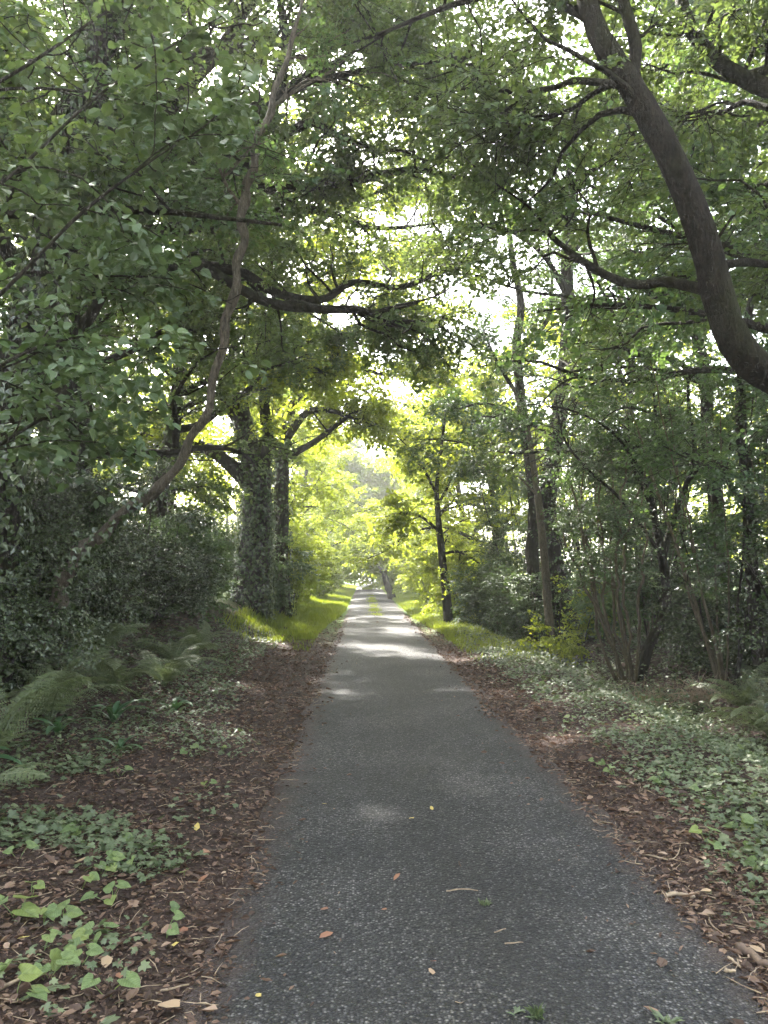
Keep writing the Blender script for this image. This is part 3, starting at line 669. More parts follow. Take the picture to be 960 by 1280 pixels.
# thin leaning tree on the left
A_trunk = PP([(38, 900, 7.7), (44, 850, 7.7), (54, 800, 7.7), (70, 752, 7.6), (84, 715, 7.5), (104, 684, 7.4), (135, 660, 7.3), (180, 624, 7.2), (212, 595, 7.1), (240, 550, 7.0), (262, 500, 7.0), (276, 440, 7.0), (287, 385, 7.0), (298, 335, 7.0), (304, 290, 7.0), (303, 258, 7.0), (313, 222, 7.0), (320, 185, 7.0), (338, 135, 7.1), (352, 90, 7.2), (372, 30, 7.3), (380, -60, 7.4)],
    7, [.12, .10, .09, .08, .07, .06, .052, .048, .044, .040, .038, .040, .043, .042, .040, .044, .040, .037, .033, .028, .02, .01])
A_trunk = (A_trunk[0] + np.stack((0.022 * np.sin(np.arange(len(A_trunk[0])) * 0.9), 0 * A_trunk[1], 0.02 * np.sin(np.arange(len(A_trunk[0])) * 0.57 + 1)), -1), A_trunk[1] * (1 + 0.13 * np.sin(np.arange(len(A_trunk[0])) * 1.3)))
path_tree('leaning_tree', 'slim brown tree leaning from the left bank and bending upright beside the lane', A_trunk, [
    PP([(303, 258, 7.0), (285, 235, 6.9), (270, 200, 6.7), (250, 150, 6.5)], 7, [.02, .016, .012, .006]),
    PP([(338, 135, 7.1), (375, 110, 7.4), (420, 85, 7.8)], 7, [.02, .014, .006]),
    ], 12, leaf='deep', bark='bark_brown', nsec=8, slen=0.9, ntw=7, L=0.4, k=10, size=0.07, k_trunk=14, rough=0.07, tnsec=5, ivy=420, ivy_upto=0.36, ivy_size=0.06)

# ivied oaks by the lane
C_trunk = PP([(306, 800, 22), (312, 775, 22), (317, 700, 22), (321, 640, 22), (320, 592, 22), (308, 545, 22), (300, 500, 22), (293, 440, 22.2), (285, 360, 22.5), (290, 270, 23)], 22, [.62, .50, .43, .40, .38, .28, .22, .17, .11, .05])
path_tree('ivied_oak', 'stout oak with ivy-wrapped trunk standing at the left edge of the lane', C_trunk, [
    PP([(316, 610, 22), (285, 578, 22), (248, 556, 22), (215, 555, 21.5), (170, 540, 21)], 22, [.26, .20, .16, .12, .05]),
    PP([(320, 600, 22), (335, 560, 21.6), (330, 500, 21), (342, 440, 20.5), (350, 380, 20)], 22, [.24, .18, .14, .10, .04]),
    PP([(306, 540, 22), (282, 500, 22), (276, 470, 22), (262, 420, 22), (240, 380, 22)], 22, [.2, .15, .12, .08, .04]),
    PP([(296, 470, 22), (330, 400, 21.5), (390, 350, 21), (440, 330, 20.5)], 22, [.14, .11, .08, .03]),
    PP([(287, 380, 22.4), (380, 290, 20), (470, 240, 18.2), (560, 235, 17)], 22, [.13, .10, .06, .02]),
    PP([(290, 300, 22.8), (380, 180, 20.5), (480, 120, 19), (570, 110, 18)], 22, [.12, .09, .06, .02]),
    PP([(300, 500, 22), (345, 470, 20.5), (380, 455, 19.5), (410, 470, 19)], 22, [.12, .08, .06, .02]),
    ], 13, leaf='lime', bark='bark_dark', nsec=15, slen=2.0, ntw=13, L=0.6, k=13, size=0.11, ivy=330, ivy_upto=0.62, ivy_size=0.10, tnsec=12)
C2_trunk = PP([(352, 785, 25), (351, 740, 25), (350, 690, 25), (352, 620, 25), (353, 570, 25), (362, 520, 25), (375, 470, 25), (385, 430, 25), (384, 390, 25), (392, 310, 25)], 25, [.36, .29, .26, .24, .21, .15, .11, .08, .06, .03])
path_tree('forked_tree', 'tree with a straight grey trunk close behind the ivy-wrapped oak', C2_trunk, [
    PP([(358, 548, 25), (385, 515, 24.5), (420, 515, 24), (452, 528, 23.5)], 25, [.14, .11, .08, .03]),
    PP([(362, 570, 25), (398, 549, 24.6), (428, 526, 24), (470, 500, 23.5)], 25, [.13, .10, .07, .03]),
    PP([(375, 470, 25), (420, 420, 24.5), (470, 400, 24), (520, 395, 23.5)], 25, [.10, .08, .06, .02]),
    PP([(353, 590, 25), (335, 540, 25.5), (328, 480, 26)], 25, [.12, .09, .04]),
    PP([(378, 455, 25), (430, 350, 23.5), (490, 320, 22.5), (560, 330, 22)], 25, [.10, .08, .05, .02]),
    PP([(384, 420, 25), (430, 450, 24), (490, 470, 23.5), (550, 455, 23)], 25, [.09, .07, .045, .02]),
    PP([(372, 500, 25), (440, 480, 26), (500, 530, 27.5), (540, 560, 29)], 25, [.09, .07, .045, .02]),
    ], 14, leaf='lime', bark='bark_dark', nsec=14, slen=1.9, ntw=12, L=0.6, k=12, size=0.11, tnsec=12, ivy=120, ivy_upto=0.5, ivy_size=0.10)

# oak whose dark limbs cross above the lane
D_trunk = WP([(-4.3, 11.2, 0.2), (-4.35, 11.3, 2.5), (-4.5, 11.5, 5), (-4.45, 11.7, 7.5), (-4.6, 11.9, 9.5), (-4.5, 12, 11.5)], [.42, .33, .29, .25, .17, .07])
path_tree('spreading_oak', 'oak behind the leaning tree whose dark crooked limbs reach level across the lane', D_trunk, [
    PP([(95, 380, 11.6), (200, 335, 11.8), (295, 338, 12), (340, 364, 12), (400, 375, 12), (442, 353, 12.2), (500, 359, 12.4), (560, 336, 12.6), (592, 322, 12.8)], 12, [.10, .09, .08, .072, .062, .055, .046, .034, .012]),
    PP([(250, 330, 12), (330, 376, 11.6), (400, 386, 11.3), (452, 388, 11.1), (500, 402, 11), (560, 398, 11)], 12, [.085, .075, .07, .055, .04, .015]),
    PP([(98, 230, 11.7), (170, 190, 11.8), (232, 110, 12), (275, 62, 12), (312, 5, 12), (350, -60, 12)], 12, [.16, .14, .12, .10, .08, .04]),
    PP([(98, 250, 11.7), (220, 200, 11.3), (320, 165, 11), (352, 90, 11), (356, 45, 11), (345, -30, 11)], 11, [.15, .13, .11, .09, .08, .03]),
    PP([(340, 130, 11), (378, 100, 11.3), (432, 72, 11.6), (470, 20, 12)], 11, [.09, .08, .06, .02]),
    PP([(200, 260, 11.4), (310, 205, 11.2), (380, 155, 11), (420, 168, 11), (462, 184, 11), (520, 190, 11)], 11, [.10, .08, .06, .05, .04, .015]),
    PP([(120, 300, 11.6), (300, 275, 12.2), (390, 262, 13), (470, 285, 13.6), (540, 280, 14)], 11, [.12, .10, .08, .05, .02]),
    PP([(60, 250, 11.6), (10, 190, 11), (-60, 150, 10.5)], 11, [.12, .08, .03]),
    PP([(98, 130, 11.7), (250, 70, 11.2), (400, 40, 10.8), (510, 60, 10.4), (600, 100, 10.2)], 11, [.12, .10, .08, .05, .02]),
    PP([(110, 270, 11.6), (300, 240, 11.8), (430, 228, 11.5), (520, 212, 11.2), (610, 235, 11)], 11, [.12, .09, .07, .045, .015]),
    PP([(90, 60, 11.8), (240, 0, 11.4), (400, -40, 11), (540, -20, 10.6)], 11, [.11, .09, .07, .02]),
    WP([(-4.5, 11.5, 6.4), (-3.2, 10.8, 7.2), (-1.8, 10.0, 7.7), (-0.4, 9.5, 8.0), (1.4, 9.2, 8.1)], [.11, .09, .07, .045, .015]),  # limbs from here on are added to block sun from the near tarmac
    WP([(-4.5, 11.6, 7.8), (-3.4, 9.8, 8.8), (-2.2, 8.6, 9.4), (-0.8, 7.8, 9.7), (0.6, 7.6, 9.6)], [.10, .08, .06, .04, .015]),
    WP([(-4.45, 11.7, 8.6), (-2.6, 12.0, 10.0), (-0.6, 12.2, 10.6), (1.4, 12.6, 10.6)], [.10, .08, .05, .015]),
    WP([(-4.4, 11.4, 5.6), (-3.4, 9.6, 6.6), (-2.4, 8.2, 7.0), (-1.4, 7.2, 7.1)], [.09, .07, .05, .015]),
    ], 15, leaf='oak', bark='bark_dark', nsec=17, slen=1.9, ntw=9, L=0.5, k=12, size=0.08, tnsec=8, ivy=200, ivy_upto=0.6, curl=0.36, t0=0.15)

# hazel close to the camera on the left: its nearest leaves are parts
H_trunk = WP([(-3.4, 3.2, 0.35), (-3.3, 3.4, 1.5), (-3.1, 3.6, 2.7), (-2.7, 3.8, 4.4)], [.06, .05, .04, .02])
H_limbs = [
    PP([(-160, 470, 3.7), (-20, 385, 3.9), (100, 268, 4.1), (190, 200, 4.2), (265, 150, 4.4), (330, 80, 4.6)], 3, [.013, .011, .009, .007, .005, .003]),
    PP([(-170, 520, 3.7), (-30, 470, 3.8), (60, 430, 4.0), (140, 420, 4.2), (200, 445, 4.3)], 3, [.012, .010, .008, .005, .003]),
    PP([(-160, 330, 3.8), (0, 230, 4.0), (110, 130, 4.3), (210, 60, 4.5), (300, 20, 4.7)], 3, [.012, .010, .008, .005, .003]),
    PP([(-150, 180, 4.0), (20, 90, 4.3), (140, 10, 4.6), (260, -60, 4.9)], 3, [.012, .010, .007, .003]),
    PP([(-140, 480, 4.2), (0, 350, 4.6), (120, 345, 4.9), (220, 350, 5.2), (290, 380, 5.4)], 3, [.012, .010, .008, .005, .003]),
    PP([(-140, 620, 4.0), (-10, 560, 4.3), (70, 520, 4.5), (120, 560, 4.7)], 3, [.014, .011, .008, .003]),
    PP([(-120, 130, 4.6), (40, 110, 5.0), (180, 130, 5.4), (290, 170, 5.8), (370, 200, 6.0)], 3, [.012, .010, .008, .005, .003]),
    PP([(-120, 300, 4.8), (40, 210, 5.2), (160, 240, 5.6), (270, 270, 6.0)], 3, [.012, .010, .007, .003]),
]
ht, hb, hg, hsw = path_tree('hazel_tree', 'hazel with big pale green leaves hanging into view close to the camera', H_trunk, H_limbs, 16, leaf='hazel', bark='bark_dark',
    nsec=11, slen=0.75, ntw=8, t0=0.2, own_leaves=False, twigs=False, xmax=315)
leaf_me = []
for s in range(4):
    b = Buf(); gg = np.random.default_rng(40 + s); tv = T_ROUND[0].copy(); tv[4, 1] = 1.22; tv[:, 2] += gg.normal(size=len(tv)) * 0.045
    b.add(tv * np.array((0.88, 0.95, 1)), *T_ROUND[1]); leaf_me.append(b.mesh('leaf', M['hazel_near'], smooth=False))
from mathutils import Matrix, Vector
def leaf_parts(parent, base, meshes, P, D, Nn, S, name='leaf'):
    D = norm(D); X = norm(np.cross(D, Nn)); Z = np.cross(X, D)
    for i in range(len(P)):
        o = bpy.data.objects.new(name, meshes[i % len(meshes)]); C.objects.link(o); o.parent = parent
        m = Matrix(((X[i][0], D[i][0], Z[i][0]), (X[i][1], D[i][1], Z[i][1]), (X[i][2], D[i][2], Z[i][2]))).to_4x4()
        m = Matrix.Translation(Vector(P[i] - base)) @ m @ Matrix.Scale(float(S[i]), 4)
        o.matrix_local = m
def hazel_leaves():
    g = hg; _, tb, td = hsw
    far = Buf(); k = 9
    t = (np.arange(k)[None] + g.uniform(0, 1, (len(tb), k))) / k
    L = g.uniform(0.22, 0.42, len(tb))
    p = tb[:, None] + td[:, None] * (L[:, None, None] * t[..., None]); p[..., 2] -= 0.25 * L[:, None] * t ** 2
    side = norm(np.cross(td, np.array((0, 0, 1.0))) + 1e-4); sg = np.where(np.arange(k) % 2, 1.0, -1.0)[None] * g.uniform(0.5, 1.2, (len(tb), k))
    d = norm(td[:, None] * 0.6 + side[:, None] * sg[..., None] + g.normal(size=p.shape) * 0.3 - np.array((0, 0, 0.35)))
    nn = np.array((0, -0.25, 1.0)) + g.normal(size=p.shape) * 0.55
    p, d, nn = p.reshape(-1, 3), d.reshape(-1, 3), nn.reshape(-1, 3); s = np.clip(g.normal(0.052, 0.012, len(p)), 0.026, 0.082)
    q = p - CAM; dep = q @ FWD; px = 480 + F * (q @ RGT) / dep; py = 640 - F * (q @ UPV) / dep
    ok = (dep > 1.6) & ~pruned(g, p, 0.05) & (px < 345 + 30 * g.normal(size=len(px))); p, d, nn, s, dep, px, py = (a[ok] for a in (p, d, nn, s, dep, px, py))
    seen = (px > -10) & (py > -10) & (py < 700)
    big = np.argsort(-np.where(seen, s / dep, 0))[:300]; rest = np.ones(len(p), bool); rest[big] = False
    leaf_parts(ht, hb, leaf_me, p[big], d[big], nn[big], s[big])
    emit(far, T_ROUND, p[rest], d[rest], nn[rest], s[rest])
    obj('foliage', far.mesh('foliage', M['hazel'], hb), ht, 'stuff')
hazel_leaves()

# trunks on the right
F_trunk = PP([(716, 812, 19), (708, 770, 19), (693, 705, 19), (684, 640, 19), (690, 580, 19), (699, 520, 19), (706, 470, 19), (710, 400, 19), (709, 330, 19), (714, 250, 19), (705, 150, 19)], 19, [.38, .30, .22, .21, .20, .19, .18, .17, .15, .11, .05])
path_tree('ash_tree', 'tall dark straight tree between two slimmer stems beyond the ivy carpet', F_trunk, [
    PP([(706, 470, 19), (735, 440, 18.5), (770, 420, 18)], 19, [.07, .05, .02]),
    PP([(709, 370, 19), (680, 320, 18.5), (640, 290, 18), (600, 280, 17.5)], 19, [.08, .06, .05, .02]),
    PP([(710, 330, 19), (745, 270, 19), (790, 230, 19)], 19, [.08, .06, .02]),
    PP([(712, 260, 19), (680, 190, 18.5), (640, 150, 18)], 19, [.07, .05, .02]),
    PP([(711, 290, 19), (650, 230, 17.5), (580, 200, 16.5), (510, 200, 16)], 19, [.08, .06, .04, .015]),
    PP([(706, 160, 19), (640, 90, 17.5), (560, 60, 16.5), (490, 80, 16)], 19, [.06, .05, .035, .012]),
    PP([(696, 545, 19), (650, 525, 17.5), (600, 520, 16.5)], 19, [.06, .04, .015]),
    ], 21, leaf='deep', nsec=9, slen=1.6, ntw=10, L=0.5, k=11, size=0.09, ivy=160, ivy_upto=0.5, tnsec=8)
F2_trunk = PP([(672, 800, 20), (668, 740, 20), (665, 690, 20), (668, 640, 20), (661, 570, 20), (651, 500, 20), (646, 430, 20), (651, 380, 20), (640, 320, 20), (632, 240, 20)], 20, [.22, .18, .16, .15, .14, .13, .12, .10, .08, .03])
path_tree('birch_tree', 'slimmer dark tree just left of the tall straight one', F2_trunk, [
    PP([(651, 500, 20), (620, 450, 19.5), (600, 400, 19)], 20, [.06, .045, .015]),
    PP([(648, 440, 20), (684, 400, 20), (690, 350, 20), (684, 300, 20)], 20, [.07, .06, .04, .015]),
    PP([(655, 530, 20), (610, 505, 18.5), (560, 515, 17.5)], 20, [.05, .035, .012]),
    ], 22, leaf='deep', nsec=8, slen=1.4, ntw=9, L=0.5, k=11, size=0.09, tnsec=8)
F3_trunk = PP([(690, 812, 18), (686, 770, 18), (682, 720, 18), (676, 650, 18), (668, 590, 18), (660, 540, 18), (640, 480, 18)], 18, [.11, .10, .095, .09, .075, .06, .03])
path_tree('pale_stem_tree', 'pale slender young tree in front of the tall straight dark one', F3_trunk, [PP([(672, 620, 18), (640, 590, 17.6), (600, 580, 17.2)], 18, [.03, .025, .01]), PP([(664, 560, 18), (700, 520, 17.6), (730, 500, 17.3)], 18, [.03, .02, .01])],
    23, leaf='hazel', bark='bark_pale', nsec=8, slen=1.1, ntw=8, L=0.45, k=10, size=0.085, tnsec=5)
G_trunk = PP([(764, 790, 22), (770, 700, 22), (778, 610, 22), (786, 520, 22), (789, 450, 22), (780, 385, 22), (770, 320, 22), (775, 240, 22)], 22, [.20, .17, .15, .13, .12, .10, .07, .03])
path_tree('slender_tree', 'slender wavy tree behind the coppiced poles', G_trunk, [PP([(787, 500, 22), (820, 430, 21.5), (850, 380, 21)], 22, [.07, .05, .02]), PP([(789, 450, 22), (750, 400, 21.5), (720, 380, 21)], 22, [.06, .04, .015]), PP([(780, 385, 22), (812, 330, 22), (830, 270, 22)], 22, [.06, .04, .015])],
    24, leaf='deep', nsec=9, slen=1.7, ntw=10, L=0.5, k=11, size=0.10, tnsec=8)
H2_trunk = PP([(798, 852, 13), (812, 805, 13), (828, 775, 13), (834, 745, 13), (827, 692, 13), (817, 640, 13), (812, 605, 13), (820, 540, 13), (815, 470, 13)], 13, [.10, .085, .08, .078, .072, .06, .045, .03, .012])
path_tree('forked_alder', 'crooked forked tree with curving bare stems beside the coppiced poles', H2_trunk, [
    PP([(828, 700, 13), (840, 655, 13), (858, 605, 13), (868, 560, 13), (860, 490, 13), (870, 420, 13)], 13, [.06, .055, .045, .035, .025, .01]),
    PP([(830, 700, 13), (800, 655, 12.8), (770, 618, 12.6), (738, 590, 12.4), (706, 550, 12.2), (695, 500, 12)], 13, [.035, .03, .026, .022, .018, .008]),
    PP([(858, 605, 13), (900, 555, 12.6), (945, 540, 12.2)], 13, [.03, .02, .01]),
    PP([(817, 640, 13), (790, 580, 12.5), (785, 520, 12)], 13, [.03, .02, .01]),
    PP([(812, 605, 13), (770, 545, 11.8), (720, 515, 11), (660, 505, 10.4)], 13, [.03, .02, .014, .006]),
    ], 25, leaf='deep', bark='bark_moss', nsec=9, slen=1.1, ntw=10, L=0.42, k=11, size=0.075, tnsec=6, T=T_OVAL, t0=0.45)
I_trunk = PP([(562, 792, 24), (560, 770, 24), (557, 735, 24), (553, 700, 24), (549, 660, 24), (546, 610, 24), (550, 560, 24)], 24, [.17, .15, .13, .12, .10, .07, .03])
path_tree('roadside_sapling', 'small dark-stemmed tree against sunlit leaves at the right edge of the lane', I_trunk, [PP([(553, 692, 24), (575, 690, 24), (600, 705, 24)], 24, [.05, .04, .02]), PP([(550, 665, 24), (525, 645, 23.5), (500, 640, 23)], 24, [.05, .04, .015]), PP([(548, 630, 24), (570, 590, 24), (590, 560, 24)], 24, [.05, .03, .01]), PP([(547, 620, 24), (520, 570, 24.5), (490, 540, 25)], 24, [.05, .035, .01]), PP([(550, 570, 24), (560, 500, 24), (575, 440, 24), (560, 380, 24)], 24, [.05, .04, .03, .01])],
    26, leaf='lime', nsec=10, slen=1.4, ntw=11, L=0.5, k=11, size=0.11, tnsec=8)
J_trunk = PP([(491, 752, 48), (488, 740, 48), (483, 728, 48), (480, 710, 48), (484, 680, 48)], 48, [.30, .24, .20, .16, .08])
path_tree('far_tree', 'distant dark leaning tree on the right where the lane narrows away', J_trunk, [PP([(482, 722, 48), (470, 700, 47), (462, 680, 46)], 48, [.12, .09, .03]), PP([(481, 715, 48), (500, 690, 48), (515, 660, 48)], 48, [.14, .1, .04])],
    27, leaf='lime', nsec=10, slen=2.2, ntw=11, L=0.8, k=11, size=0.18, tnsec=10)
path_tree('shaded_tree', 'dark trunk among glossy bushes by the right frame edge', PP([(952, 830, 10), (944, 760, 10), (938, 690, 10), (936, 610, 10), (926, 530, 10), (930, 430, 10.2), (945, 330, 10.4), (940, 230, 10.6)], 10, [.10, .085, .08, .075, .07, .055, .04, .02]),
    [PP([(937, 640, 10), (900, 590, 9.8), (880, 580, 9.6)], 10, [.04, .03, .01]), PP([(930, 430, 10.2), (890, 380, 10), (860, 340, 10)], 10, [.05, .03, .01]), PP([(940, 350, 10.4), (980, 280, 10.4), (1010, 220, 10.4)], 10, [.05, .03, .01])],
    28, leaf='deep', nsec=9, slen=1.3, ntw=9, L=0.45, k=11, size=0.075, tnsec=8, ivy=80)
path_tree('ivied_tree', 'tree smothered in hanging ivy at the left frame edge behind the ferns', WP([(-3.5, 7.3, 0.3), (-3.45, 7.3, 1.6), (-3.35, 7.2, 3.0), (-3.1, 7.4, 4.6), (-2.85, 7.6, 6.2), (-2.7, 7.8, 7.8)], [.26, .22, .20, .17, .14, .08]),
    [PP([(-20, 560, 7.2), (60, 470, 7.4), (110, 400, 7.6), (150, 330, 7.8)], 7, [.09, .08, .06, .03]), PP([(40, 200, 7.6), (110, 95, 7.8), (150, 30, 8), (175, -40, 8.2)], 7, [.10, .09, .07, .03]), PP([(20, 330, 7.3), (-40, 230, 7), (-80, 120, 7)], 7, [.08, .06, .03]), PP([(60, 280, 7.5), (150, 200, 7.2), (230, 180, 7), (300, 200, 6.8)], 7, [.05, .04, .03, .01])],
    29, leaf='deep', nsec=9, slen=1.2, ntw=11, L=0.42, k=11, size=0.07, tnsec=10, ivy=520, ivy_size=0.075)

# hazel coppice on the right bank
def coppice():
    g = np.random.default_rng(31); base = at(786, 848, 12.6); base[2] = gz(base[0], base[1]) - 0.05
    t = thing('coppiced_hazel', 'clump of thin pale poles fanning up from one stool by the ditch', 'shrub', base)
    poles = [[(772, 848), (752, 760), (735, 690), (728, 640), (735, 560)], [(776, 850), (760, 770), (752, 700), (748, 620), (760, 540)], [(782, 850), (770, 775), (762, 700), (766, 610), (752, 520)],
             [(786, 850), (776, 770), (770, 690), (782, 600), (790, 540)], [(790, 850), (784, 780), (780, 705), (790, 640), (812, 570)], [(780, 850), (742, 750), (712, 690), (690, 640)], [(794, 852), (800, 760), (806, 690), (800, 600)], [(770, 850), (745, 770), (738, 700), (715, 600), (700, 560)], [(792, 850), (770, 740), (748, 660), (742, 600)]]
    lm = []
    for i, p in enumerate(poles):
        q, r = PP(p, 12.6 + g.uniform(-0.3, 0.3), [.030 * g.uniform(0.6, 1.1), .024, .018, .008]); q = wobble(g, q, 0.03); lm.append((q, r))
        b = Buf(); tube(b, q, r, 6, g, 0.05); obj('pole', b.mesh('pole', M['bark_pale'], base, True), t)
    sw = grow(g, lm, 7, 0.8, 7, 0.2, 0.35)
    b = Buf()
    for q, r in sw[0]: tube(b, q, r * 0.7, 4)
    obj('branches', b.mesh('branches', M['bark_pale'], base, True), t, 'stuff')
    crown(t, base, g, sw, 0.35, 8, 0.075, 'hazel', T_OVAL, 'foliage')
coppice()
def pole_clump(label, x, y, n, h, seed, leaf='hazel'):
    g = np.random.default_rng(seed); base = np.array((x, y, float(gz(x, y)) - .05)); t = thing('coppiced_hazel', label, 'shrub', base); lm = []
    for i in range(n):
        a = g.uniform(0, 6.28); p = base + np.array((cos(a), sin(a), 0)) * g.uniform(.02, .16); e = base + np.array((cos(a) * h * g.uniform(.08, .3), sin(a) * h * g.uniform(.08, .3), h * g.uniform(.75, 1.1)))
        q = wobble(g, curve((p, p * .55 + e * .45 + np.array((0, 0, .12 * h)) * 0 + g.normal(size=3) * .06, e), 14), .02); r = np.linspace(g.uniform(.014, .03), .006, 14); lm.append((q, r))
        bb = Buf(); tube(bb, q, r, 6, g, .05); obj('pole', bb.mesh('pole', M['bark_pale' if g.uniform() < .5 else 'bark_dark'], base, True), t)
    sw = grow(g, lm, 7, .9, 5, .2, .3); bb = Buf()
    for q, r in sw[0]: tube(bb, q, r * .7, 4)
    obj('branches', bb.mesh('branches', M['bark_dark'], base, True), t, 'stuff'); crown(t, base, g, sw, .4, 8, .075, leaf, T_OVAL, 'foliage')
pole_clump('clump of thin grey poles standing between the crooked forked tree and the right frame edge', 5.0, 10.6, 9, 4.6, 901, 'deep')
pole_clump('clump of thin poles in shade right behind the pale ones by the ditch', 5.4, 14.6, 10, 5.2, 902, 'hazel')
pole_clump('clump of upright poles between the tall straight tree and the pale poles', 5.2, 16.8, 9, 5.5, 903, 'deep')
pole_clump('clump of thin dark poles behind the right-hand ferns', 5.6, 9.3, 9, 4.2, 906, 'deep')
pole_clump('clump of thin poles deep behind the crooked forked tree', 6.4, 16.5, 10, 5.5, 907, 'deep')
pole_clump('clump of shaded poles just right of the tall straight tree', 5.6, 18.8, 9, 5.5, 908, 'hazel')
pole_clump('tight clump of thin stems at the foot of the tall straight tree', 4.9, 20.6, 10, 5.2, 904, 'hazel')
pole_clump('clump of thin stems rising through the bushes left of the pale slender stem', 4.5, 22.5, 9, 5.0, 905, 'hazel')

# ------------------------------------------------------------------ the rest of the avenue
AV = [  # label, x, y, h, r, kind
    ('tall oak crowding the ivy-wrapped one from the near side, its crown over the lane', -4.7, 17.5, 12, .24, 'oak', 'L'),
    ('dark oak on the bank behind the hanging ivy, left of the lane', -6.6, 7.5, 12, .28, 'oak', 'L'),
    ('shaded tree deep in the wood behind the spreading oak', -8.2, 13.5, 13, .26, 'deep', 'L'),
    ('tree deep in the wood behind the ivy-wrapped oak', -8.4, 20.5, 11, .24, 'oak', 'S'),
    ('tree deep in the wood beyond the pair of roadside oaks', -7.6, 29, 9, .22, 'lime', 'S'),
    ('bright low tree beyond the grey forked tree on the left verge', -4.4, 31, 9.5, .18, 'lime', 'T'),
    ('sunlit tree second along the grassy left verge', -4.4, 39, 11, .18, 'lime', 'T'),
    ('sunlit tree third along the grassy left verge', -4.2, 48, 11.5, .2, 'lime', 'T'),
    ('hazy bright tree where the left verge narrows', -4.3, 60, 12.5, .22, 'lime', 'F'),
    ('pale distant tree near the far end on the left', -4.0, 76, 14.5, .24, 'lime', 'F'),
    ('last pale tree on the left before the lane runs out', -4.2, 96, 16, .26, 'lime', 'F'),
    ('oak standing back from the lane before the ivy-wrapped one, crown meeting the others overhead', -5.2, 14.2, 12, .24, 'oak', 'L'),
    ('oak on the right bank whose crown closes over the lane behind the arching trunk', 7.0, 11.2, 12.5, .2, 'oak', 'R'),
    ('high-crowned tree behind the mossy arching trunk', 6.3, 8.5, 12, .22, 'deep', 'R'),
    ('leafy tree over the coppiced poles with crown above the lane', 6.4, 13.5, 13, .15, 'oak', 'R'),
    ('tree deep in the wood beyond the glossy right-hand bushes', 9.2, 10.5, 12, .24, 'deep', 'R'),
    ('tree deep in the wood beyond the crooked forked stems', 9.4, 16.5, 12, .24, 'oak', 'R'),
    ('tree deep in the wood behind the tall straight trunk', 8.6, 24, 11, .24, 'lime', 'S'),
    ('leafy tree behind the small dark-stemmed one on the right verge', 5.2, 28, 10, .2, 'lime', 'S'),
    ('bright tree second beyond the small dark-stemmed one on the right', 5.0, 36, 12, .2, 'lime', 'S'),
    ('bright tree before the distant leaning trunk on the right', 4.9, 43, 11.5, .2, 'lime', 'S'),
    ('hazy bright tree past the distant leaning trunk', 4.6, 58, 12.5, .22, 'lime', 'F'),
    ('pale distant tree near the far end on the right', 4.7, 74, 14.5, .24, 'lime', 'F'),
    ('last pale tree on the right before the lane runs out', 4.6, 95, 16, .26, 'lime', 'F'),
    ('hazy tree closing the view just left of the lane at its very end', -3.4, 122, 17, .3, 'lime', 'F'),
    ('hazy tree closing the view just right of the lane at its very end', 4.2, 126, 17, .3, 'lime', 'F'),
]
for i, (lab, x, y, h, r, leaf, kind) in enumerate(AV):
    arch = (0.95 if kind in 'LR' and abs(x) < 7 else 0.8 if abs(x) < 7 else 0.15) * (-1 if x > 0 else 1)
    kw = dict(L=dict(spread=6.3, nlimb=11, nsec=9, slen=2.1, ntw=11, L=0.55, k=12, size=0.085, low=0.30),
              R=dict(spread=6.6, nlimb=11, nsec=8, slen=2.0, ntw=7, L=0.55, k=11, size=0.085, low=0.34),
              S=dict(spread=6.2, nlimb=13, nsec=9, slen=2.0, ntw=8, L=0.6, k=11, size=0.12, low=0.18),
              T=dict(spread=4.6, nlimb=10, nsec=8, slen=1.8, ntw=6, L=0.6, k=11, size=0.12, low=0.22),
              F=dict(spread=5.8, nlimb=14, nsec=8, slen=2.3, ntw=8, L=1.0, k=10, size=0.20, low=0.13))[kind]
    auto_tree('oak_tree' if leaf == 'oak' else 'tree', lab, x, y, h, r, 100 + i, leaf=leaf, arch=arch, lean=(0.6 if x < 0 else -0.6, 0), ivy=60 if y < 18 else 0, **kw)

